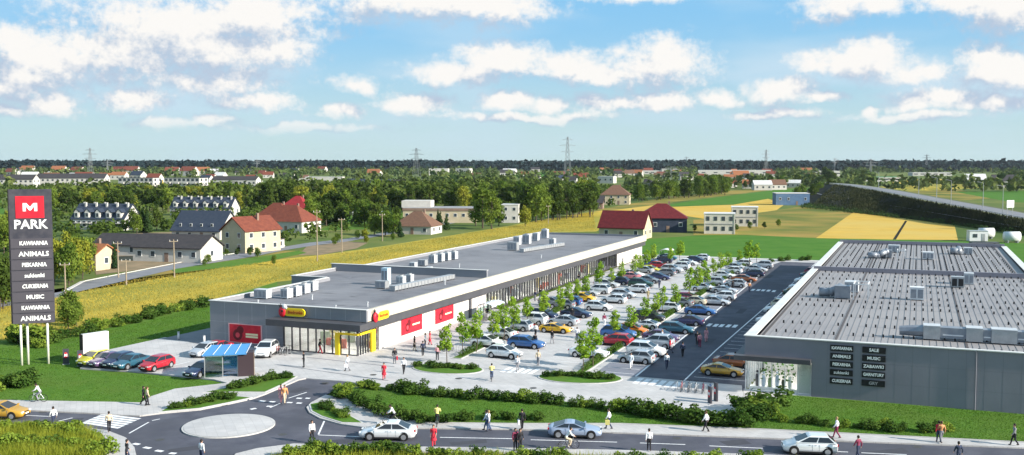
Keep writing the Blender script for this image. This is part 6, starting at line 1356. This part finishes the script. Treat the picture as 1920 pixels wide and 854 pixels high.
for px,yb,yt,lb in((595,490,392,'tallest wooden power pole at the meadow edge'),(237,534,486,'wooden power pole beside road left of the barn'),(327,520,448,'wooden power pole before the white barn'),(123,556,492,'wooden power pole right of pylon sign'),(641,474,408,'wooden power pole beside the garden lawn'),(717,452,400,'pale pole before garden trees'),(222,520,452,'wooden power pole beside dark shed'),(1028,420,385,'wooden pole before the tree belt'),(1080,408,365,'wooden pole at the corn field corner')):
    x,y=G(px,yb); h=(yb-yt)*y/1885; e=empty('power_pole',(x,y,-.1),R(20),lb,'power pole','wooden power poles'); MB().tube((0,0,0),(0,0,h),.15,.1,8).build('pole',WOOD,e); MB().box((0,0,h*.95),(1.6,.12,.12)).build('cross_arm',WOOD,e)
    for s in(-.7,0,.7): MB().tube((s,0,h*.955),(s,0,h*.955+.3),.05,n=6).build('insulator',WHITEM,e)
LP=[(1628,0.35),(1690,.5),(1716,.5),(1765,.3),(1797,.6),(1838,.4),(1876,.7)]
for px,f in LP:
    best=min(range(len(C3)-1),key=lambda i:abs(PX(*C3[i])[0]-px)); i=best
    A,Bp=C3[i],C3[i+1]; pa,pb=PX(*A)[0],PX(*Bp)[0]; g=(px-pa)/(pb-pa) if abs(pb-pa)>1 else 0; g=max(-.5,min(1,g))
    q=Vector(A).lerp(Vector(Bp),g)+Vector((17*f,3*f,0)); e=empty('street_lamp',tuple(q),0,'tall thin grey lamp post on the expressway','street lamp','expressway lamp posts'); MB().tube((0,0,0),(0,0,9),.14,.08,6).build('post',GALV,e); MB().tube((0,0,9),(-1.8,0,9.4),.06,n=5).build('arm',GALV,e); MB().box((-2,0,9.42),(.8,.25,.12)).build('lamp_head',GALV,e)
q=Vector(C3[1])+Vector((-1,2,-.3)); q=Vector(C3[1]).lerp(Vector(C3[2]),.22); e=empty('road_sign',tuple(q),R(25),'white gantry sign board beside the expressway','road sign'); MB().box((0,0,4.6),(3.4,.12,2.4)).build('board',WHITEM,e)
for s in(-1.2,1.2): MB().tube((s,.1,0),(s,.1,4.8),.1,n=6).build('post',GALV,e)
# ================================================================ trees
def depth(py): return G(960,py)[1]
def belt(pts,n,hpx,kinds,zone,jit=6,wide=(.85,1.15)):
    for x,y in along(pts,n,jit):
        k=rnd.choice(kinds); h=rnd.uniform(*hpx)*y/1885; h=min(h,17)
        look={'broad':'round leafy','dark':'dark round','yellow':'yellowish round','tall':'dark slender','tally':'tall loose','conifer':'dark conical'}[k]
        tree(k,x,y,h,'%s tree %s'%(look,zone),'trees around the settlement',rnd.uniform(*wide))
belt([(105,376),(240,374),(340,376),(440,374)],26,(22,30),['yellow','broad','yellow'],'in the belt before the far apartment blocks',14)
belt([(105,398),(180,394),(240,396),(330,396)],20,(34,44),['yellow','broad','dark'],'in the belt behind the dark terrace',8)
belt([(430,378),(560,374),(700,376),(900,374)],30,(30,38),['dark','tall','broad'],'in the pine belt, back line',14)
belt([(420,398),(560,394),(700,400),(830,396),(900,400)],40,(38,54),['tall','dark','tall','yellow'],'in the pine belt, front line',7)
belt([(580,428),(640,418),(700,424),(745,420)],17,(30,52),['broad','dark','conifer','broad'],'in the gardens behind the garden lawn',4)
belt([(575,400),(640,404),(720,402)],10,(34,48),['dark','broad'],'beside the crimson roof',4)
belt([(700,440),(735,443),(745,446)],5,(32,46),['conifer','broad'],'beside the pale pole',2)
belt([(815,428),(822,430),(838,432)],3,(30,40),['conifer'],'before the cream workshop',1)
for px,py,h_ in((905,428,84),(922,430,72),(892,424,60),(935,424,50)):
    x,y=G(px,py); tree('tally',x,y,h_*y/1885,'tall loose green tree beside the white block house','trees around the settlement',1.0)
belt([(960,412),(1010,416),(1060,410),(1110,402)],22,(46,66),['dark','tall','broad'],'in the tree belt behind left hall, front line',5)
belt([(940,385),(1010,384),(1080,380),(1110,378)],20,(30,46),['dark','broad','tall'],'in the tree belt behind left hall, back line',8)
for px,py,h_ in((985,425,40),(1095,398,62),(1085,402,50)):
    x,y=G(px,py); tree('yellow',x,y,h_*y/1885,'light green tree at the edge of the tree belt','trees around the settlement',.9)
belt([(1195,378),(1250,374),(1310,370),(1362,364)],22,(26,40),['dark','broad','dark'],'in the tree row above the green field strip',5)
belt([(1362,356),(1420,352),(1480,350),(1535,346)],16,(14,24),['dark','broad'],'among houses near the expressway',8)
belt([(1540,342),(1560,344)],4,(22,30),['dark'],'at the shadowed end of embankment',4)
belt([(1690,352),(1760,348),(1840,352),(1920,358)],18,(14,24),['dark','broad'],'beyond the expressway',8)
belt([(100,508),(125,512),(150,508),(165,515)],7,(30,62),['broad','yellow'],'beside the small cream house',2,(.7,.95))
belt([(196,505),(212,500),(222,505)],3,(44,66),['conifer'],'between small cream house and the barn',1,(.6,.8))
belt([(240,440),(255,436),(268,438),(285,432)],6,(34,50),['dark','conifer','broad'],'between dark terrace and navy roof',2)
belt([(-40,470),(0,475),(20,470)],5,(60,80),['yellow','broad'],'left of the pylon sign, upper group',3)
belt([(-40,560),(0,575),(24,590)],6,(60,95),['dark','broad'],'left of the pylon sign, lower group',3)
belt([(108,528),(130,534),(160,520)],6,(70,100),['broad','yellow'],'right behind the edge of pylon sign',2,(.6,.8))
belt([(1500,383),(1530,372),(1545,362)],7,(18,30),['dark','broad'],'at the shadowed end of embankment',4)
belt([(115,600),(150,612),(70,630)],3,(40,60),['broad'],'behind the pylon sign',2)
belt([(400,495),(350,503),(480,478),(530,500)],5,(12,20),['broad'],'beside the country road',1)
belt([(655,452),(690,446),(600,462),(780,448)],6,(12,22),['broad','yellow'],'along meadow edge',2)
belt([(1300,436),(1312,434),(1345,438),(1440,428),(1460,424)],7,(10,18),['dark','broad'],'beside the unfinished houses',2)
belt([(440,474),(478,476),(420,480)],5,(10,16),['dark'],'at the foot of the cream house',1)
# masses nobody could count
def mass(name,n,region,size,hh,per,m,label,cat,seed,zdip=.2,wfac=.42):
    r=np.random.default_rng(seed); X,Y=region(r,n); n=len(X); h=r.uniform(*hh,n); k=np.repeat(np.arange(n),per); N_=n*per
    d=r.normal(size=(N_,3)); d/=np.linalg.norm(d,axis=1)[:,None]; rad=r.uniform(.4,1.05,N_)[:,None]
    c=np.stack([X[k],Y[k],h[k]*.55],1)+d*rad*np.stack([h[k]*wfac,h[k]*wfac,h[k]*.5],1)
    nr=d+r.normal(size=(N_,3))*.6+np.array([0,0,.4]); nr/=np.linalg.norm(nr,axis=1)[:,None]; t=np.cross(nr,r.normal(size=(N_,3))); t/=np.linalg.norm(t,axis=1)[:,None]; b=np.cross(nr,t); s=(size*h[k]*r.uniform(.6,1.3,N_))[:,None]
    v=np.empty((N_,4,3)); v[:,0]=c-t*s; v[:,1]=c-b*s*.7; v[:,2]=c+t*s; v[:,3]=c+b*s*.7; v[:,:,2]=np.maximum(v[:,:,2],-.05)
    me=bpy.data.meshes.new(name); me.vertices.add(4*N_); me.vertices.foreach_set('co',v.reshape(-1)); me.loops.add(4*N_); me.loops.foreach_set('vertex_index',np.arange(4*N_,dtype=np.int32)); me.polygons.add(N_); me.polygons.foreach_set('loop_start',np.arange(0,4*N_,4,dtype=np.int32)); me.update(calc_edges=True); me.materials.append(m)
    o=bpy.data.objects.new(name,me); COL.objects.link(o); return tag(o,label,cat,None,'stuff')
def fan(d0,d1,a0,a1):
    def f(r,n):
        d=np.sqrt(r.uniform(d0**2,d1**2,n)); a=r.uniform(a0,a1,n); return d*np.sin(a),d*np.cos(a)
    return f
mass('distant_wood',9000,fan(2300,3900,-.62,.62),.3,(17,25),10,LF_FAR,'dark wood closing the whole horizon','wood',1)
CLEAR=[(0,200,334,353),(203,392,335,358),(385,485,335,353),(570,646,333,358),(1305,1455,318,344),(1168,1248,317,338),(1530,1582,322,342),(1640,1870,326,352),(930,1060,320,334),(480,520,330,345),(1100,1170,335,352)]
def groves(d0,d1,seed,cl,sp):
    def f(r,n):
        cx,cy=fan(d0,d1,-.58,.58)(r,cl); k=r.integers(0,cl,n); X,Y=cx[k]+r.normal(size=n)*sp*2.2,cy[k]+r.normal(size=n)*sp*.6
        ok=np.ones(n,bool)
        for x0,x1,ya,yb in CLEAR:           # yards and fields kept open before the far buildings
            for xx,yy in ((x0,ya),): pass
            A=[G(x0,yb)[1],G(x0,ya)[1]]; t0,t1=(x0-960)/F,(x1-960)/F
            ok&=~((Y>A[0])&(Y<A[1])&(X/Y>t0)&(X/Y<t1))
        return X[ok],Y[ok]
    return f
mass('distant_grove',4200,groves(800,2300,2,330,22),.22,(6,13),16,LF_FAR2,'far groves scattered over the plain','grove',2)
def inpoly(px):
    A=np.array(poly(px))
    def f(r,n):
        lo,hi=A.min(0),A.max(0); xs,ys=[],[]; c=0
        while c<n:
            p=r.uniform(lo,hi,(n*3,2)); ins=np.zeros(len(p),bool); j=len(A)-1
            for i in range(len(A)):
                cond=((A[i,1]>p[:,1])!=(A[j,1]>p[:,1]))&(p[:,0]<(A[j,0]-A[i,0])*(p[:,1]-A[i,1])/(A[j,1]-A[i,1]+1e-12)+A[i,0]); ins^=cond; j=i
            q=p[ins]; xs.append(q[:,0]); ys.append(q[:,1]); c+=len(q)
        return np.concatenate(xs)[:n],np.concatenate(ys)[:n]
    return f
mass('undergrowth',2600,inpoly([(-100,350),(1360,352),(1360,364),(1200,380),(1110,396),(960,420),(860,412),(740,428),(640,444),(560,458),(480,466),(420,440),(240,436),(100,500),(-100,560)]),.2,(1.2,4.5),34,LF_DARK,'tangled undergrowth and garden greenery between the houses','undergrowth',3,wfac=.7)
mass('woodland',620,inpoly([(100,371),(490,371),(520,358),(700,360),(940,352),(1110,356),(1110,384),(1000,388),(900,390),(700,384),(560,382),(420,384),(300,384),(100,386)]),.16,(6.5,10.5),60,leafmat('leaf_woodland',(.022,.046,.012),(.10,.135,.028),.25,.05),'dense dark woodland between the terraces and far apartment blocks','woodland',11,wfac=.36)
mass('bank_scrub',700,inpoly([(1510,384),(1600,392),(1700,404),(1790,416),(1920,436),(2000,446),(2000,455),(1920,444),(1790,424),(1700,412),(1600,401),(1500,390)]),.2,(.6,1.8),20,LF_CON,'dark scrub along the foot of embankment','scrub',4,wfac=.9)
def bankpts(n,seed):
    r=np.random.default_rng(seed); C_,M_,T_=[np.array([tuple(q) for q in a]) for a in (C3,M3,T3)]
    i=r.integers(0,len(C_)-2,n); f=r.uniform(0,1,n)[:,None]; g=r.uniform(0,1,n)[:,None]; up=r.uniform(0,1,n)<.45
    c,m_,t=[A[i]*(1-f)+A[i+1]*f for A in (C_,M_,T_)]
    return np.where(up[:,None],c*(1-g)+m_*g,m_*(1-g)+t*g)
def bank(n,hh,wd,m,label,seed):
    P_=bankpts(n,seed); r=np.random.default_rng(seed+1); h=r.uniform(*hh,n); w2=wd*r.uniform(.5,1.5,n); v=np.empty((n,3,3)); a=r.uniform(0,6.28,n)
    v[:,0]=P_+np.stack([-np.cos(a)*w2,-np.sin(a)*w2,0*h-.1],1); v[:,1]=P_+np.stack([np.cos(a)*w2,np.sin(a)*w2,0*h-.1],1); v[:,2]=P_+np.stack([r.normal(size=n)*.3*h,r.normal(size=n)*.3*h,h],1)
    me=bpy.data.meshes.new('bank_grass'); me.from_pydata(v.reshape(-1,3).tolist(),[],[(3*k,3*k+1,3*k+2) for k in range(n)]); me.materials.append(m); o=bpy.data.objects.new('bank_grass',me); COL.objects.link(o); tag(o,label,'grass',None,'stuff')
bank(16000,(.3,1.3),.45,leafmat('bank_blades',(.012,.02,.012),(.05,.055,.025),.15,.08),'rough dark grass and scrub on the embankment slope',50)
def blades(name,n,region,hh,wd,m,label,z,seed,cat='grass'):
    r=np.random.default_rng(seed); X,Y=region(r,n); h=r.uniform(*hh,n); a=r.uniform(0,6.28,n); w2=wd*r.uniform(.6,1.4,n); lx,ly=r.normal(size=n)*.3*h,r.normal(size=n)*.3*h
    v=np.empty((n,3,3)); v[:,0]=np.stack([X-np.cos(a)*w2,Y-np.sin(a)*w2,np.full(n,z)],1); v[:,1]=np.stack([X+np.cos(a)*w2,Y+np.sin(a)*w2,np.full(n,z)],1); v[:,2]=np.stack([X+lx,Y+ly,z+h],1)
    me=bpy.data.meshes.new(name); me.vertices.add(3*n); me.vertices.foreach_set('co',v.reshape(-1)); me.loops.add(3*n); me.loops.foreach_set('vertex_index',np.arange(3*n,dtype=np.int32)); me.polygons.add(n); me.polygons.foreach_set('loop_start',np.arange(0,3*n,3,dtype=np.int32)); me.update(calc_edges=True); me.materials.append(m)
    o=bpy.data.objects.new(name,me); COL.objects.link(o); return tag(o,label,cat,None,'stuff')
LAWNLEAF=leafmat('lawn_blades',(.055,.13,.017),(.11,.2,.03),.4,.3)
blades('grass',42000,inpoly([(626,739),(700,728),(830,741),(1000,751),(1140,765),(1250,783),(1385,795),(1420,772),(1464,744),(1920,780),(1990,786),(1990,836),(1920,831),(1440,807),(1165,796),(960,796),(800,794),(700,764),(645,747)]),(.04,.1),.04,LAWNLEAF,'short mown grass on the front lawn',.14,5)
blades('grass',42000,inpoly([(-60,660),(100,640),(250,610),(392,572),(395,640),(300,640),(200,660),(150,695),(250,701),(400,716),(425,719),(328,730),(284,744),(265,755),(225,754),(0,750),(-60,748)]),(.04,.1),.045,LAWNLEAF,'short mown grass on left lawn',-.06,6)
struct('lawn',MB().sheet(poly([(-250,748.5),(0,751.6),(225,755.6),(265,756.6),(284,744.6),(328,730.6),(425,719.4),(400,713.6),(250,698.6),(149,692.4),(-80,690),(-250,690)]),-.045),GRASS,'mown lawn between street and left forecourt','lawn')
blades('meadow_grass',80000,inpoly([(-60,640),(-60,590),(100,558),(250,524),(480,493),(600,480),(720,463),(860,440),(960,424),(1060,405),(1112,398),(1118,432),(1040,434),(740,504),(520,526),(392,564),(250,602),(100,634)]),(.08,.26),.06,LF_STRAW,'dry yellow grass standing on the meadow',-.08,7,'meadow grass')
blades('corner_reeds',16000,inpoly([(-60,808),(100,812),(165,818),(185,832),(190,870),(-60,880)]),(.5,1.3),.035,LF_REED,'yellow green reeds between the near left bushes',.02,8,'reeds')
blades('verge_grass',26000,inpoly([(505,862),(560,850),(720,853),(960,855),(1440,868),(1700,880),(1700,930),(500,930)]),(.25,.8),.03,LF_REED,'tall yellow green grass on the near verge',.02,9,'grass')
# ================================================================ tell look-alikes apart by their order in the picture
ORD=['first','second','third','fourth','fifth','sixth','seventh','eighth','ninth','tenth','eleventh','twelfth','thirteenth','fourteenth','fifteenth','sixteenth','seventeenth','eighteenth','nineteenth','twentieth']
def nth(i):
    if i<20: return ORD[i]
    t=['','','twenty','thirty','forty','fifty','sixty','seventy'][(i+1)//10]; u=(i+1)%10
    return t.replace('y','ieth') if u==0 else t+'-'+ORD[u-1]
by={}
for o in ALL:
    if o.get('kind')!='structure': by.setdefault(o['label'],[]).append(o)
for l,os_ in by.items():
    if len(os_)<2: continue
    os_.sort(key=lambda o:PX(*o.location)[0])
    for i,o in enumerate(os_): o['label']=l+', '+('leftmost' if i==0 else ('rightmost' if i==len(os_)-1 else nth(i)+' from left'))

# ================================================================ air
if HAZE>0:
    hz=bpy.data.materials.new('haze'); hz.use_nodes=True; n_=hz.node_tree.nodes; n_.remove(n_['Principled BSDF']); pv=n_.new('ShaderNodeVolumePrincipled')
    pv.inputs['Color'].default_value=(.82,.9,1,1); pv.inputs['Density'].default_value=HAZE; pv.inputs['Anisotropy'].default_value=.3
    hz.node_tree.links.new(pv.outputs[0],n_['Material Output'].inputs['Volume'])
    o=MB().box((0,1500,31),(9000,7000,64.5)).build('haze',hz); tag(o,'thin pale haze over the plain','haze',None,'stuff')
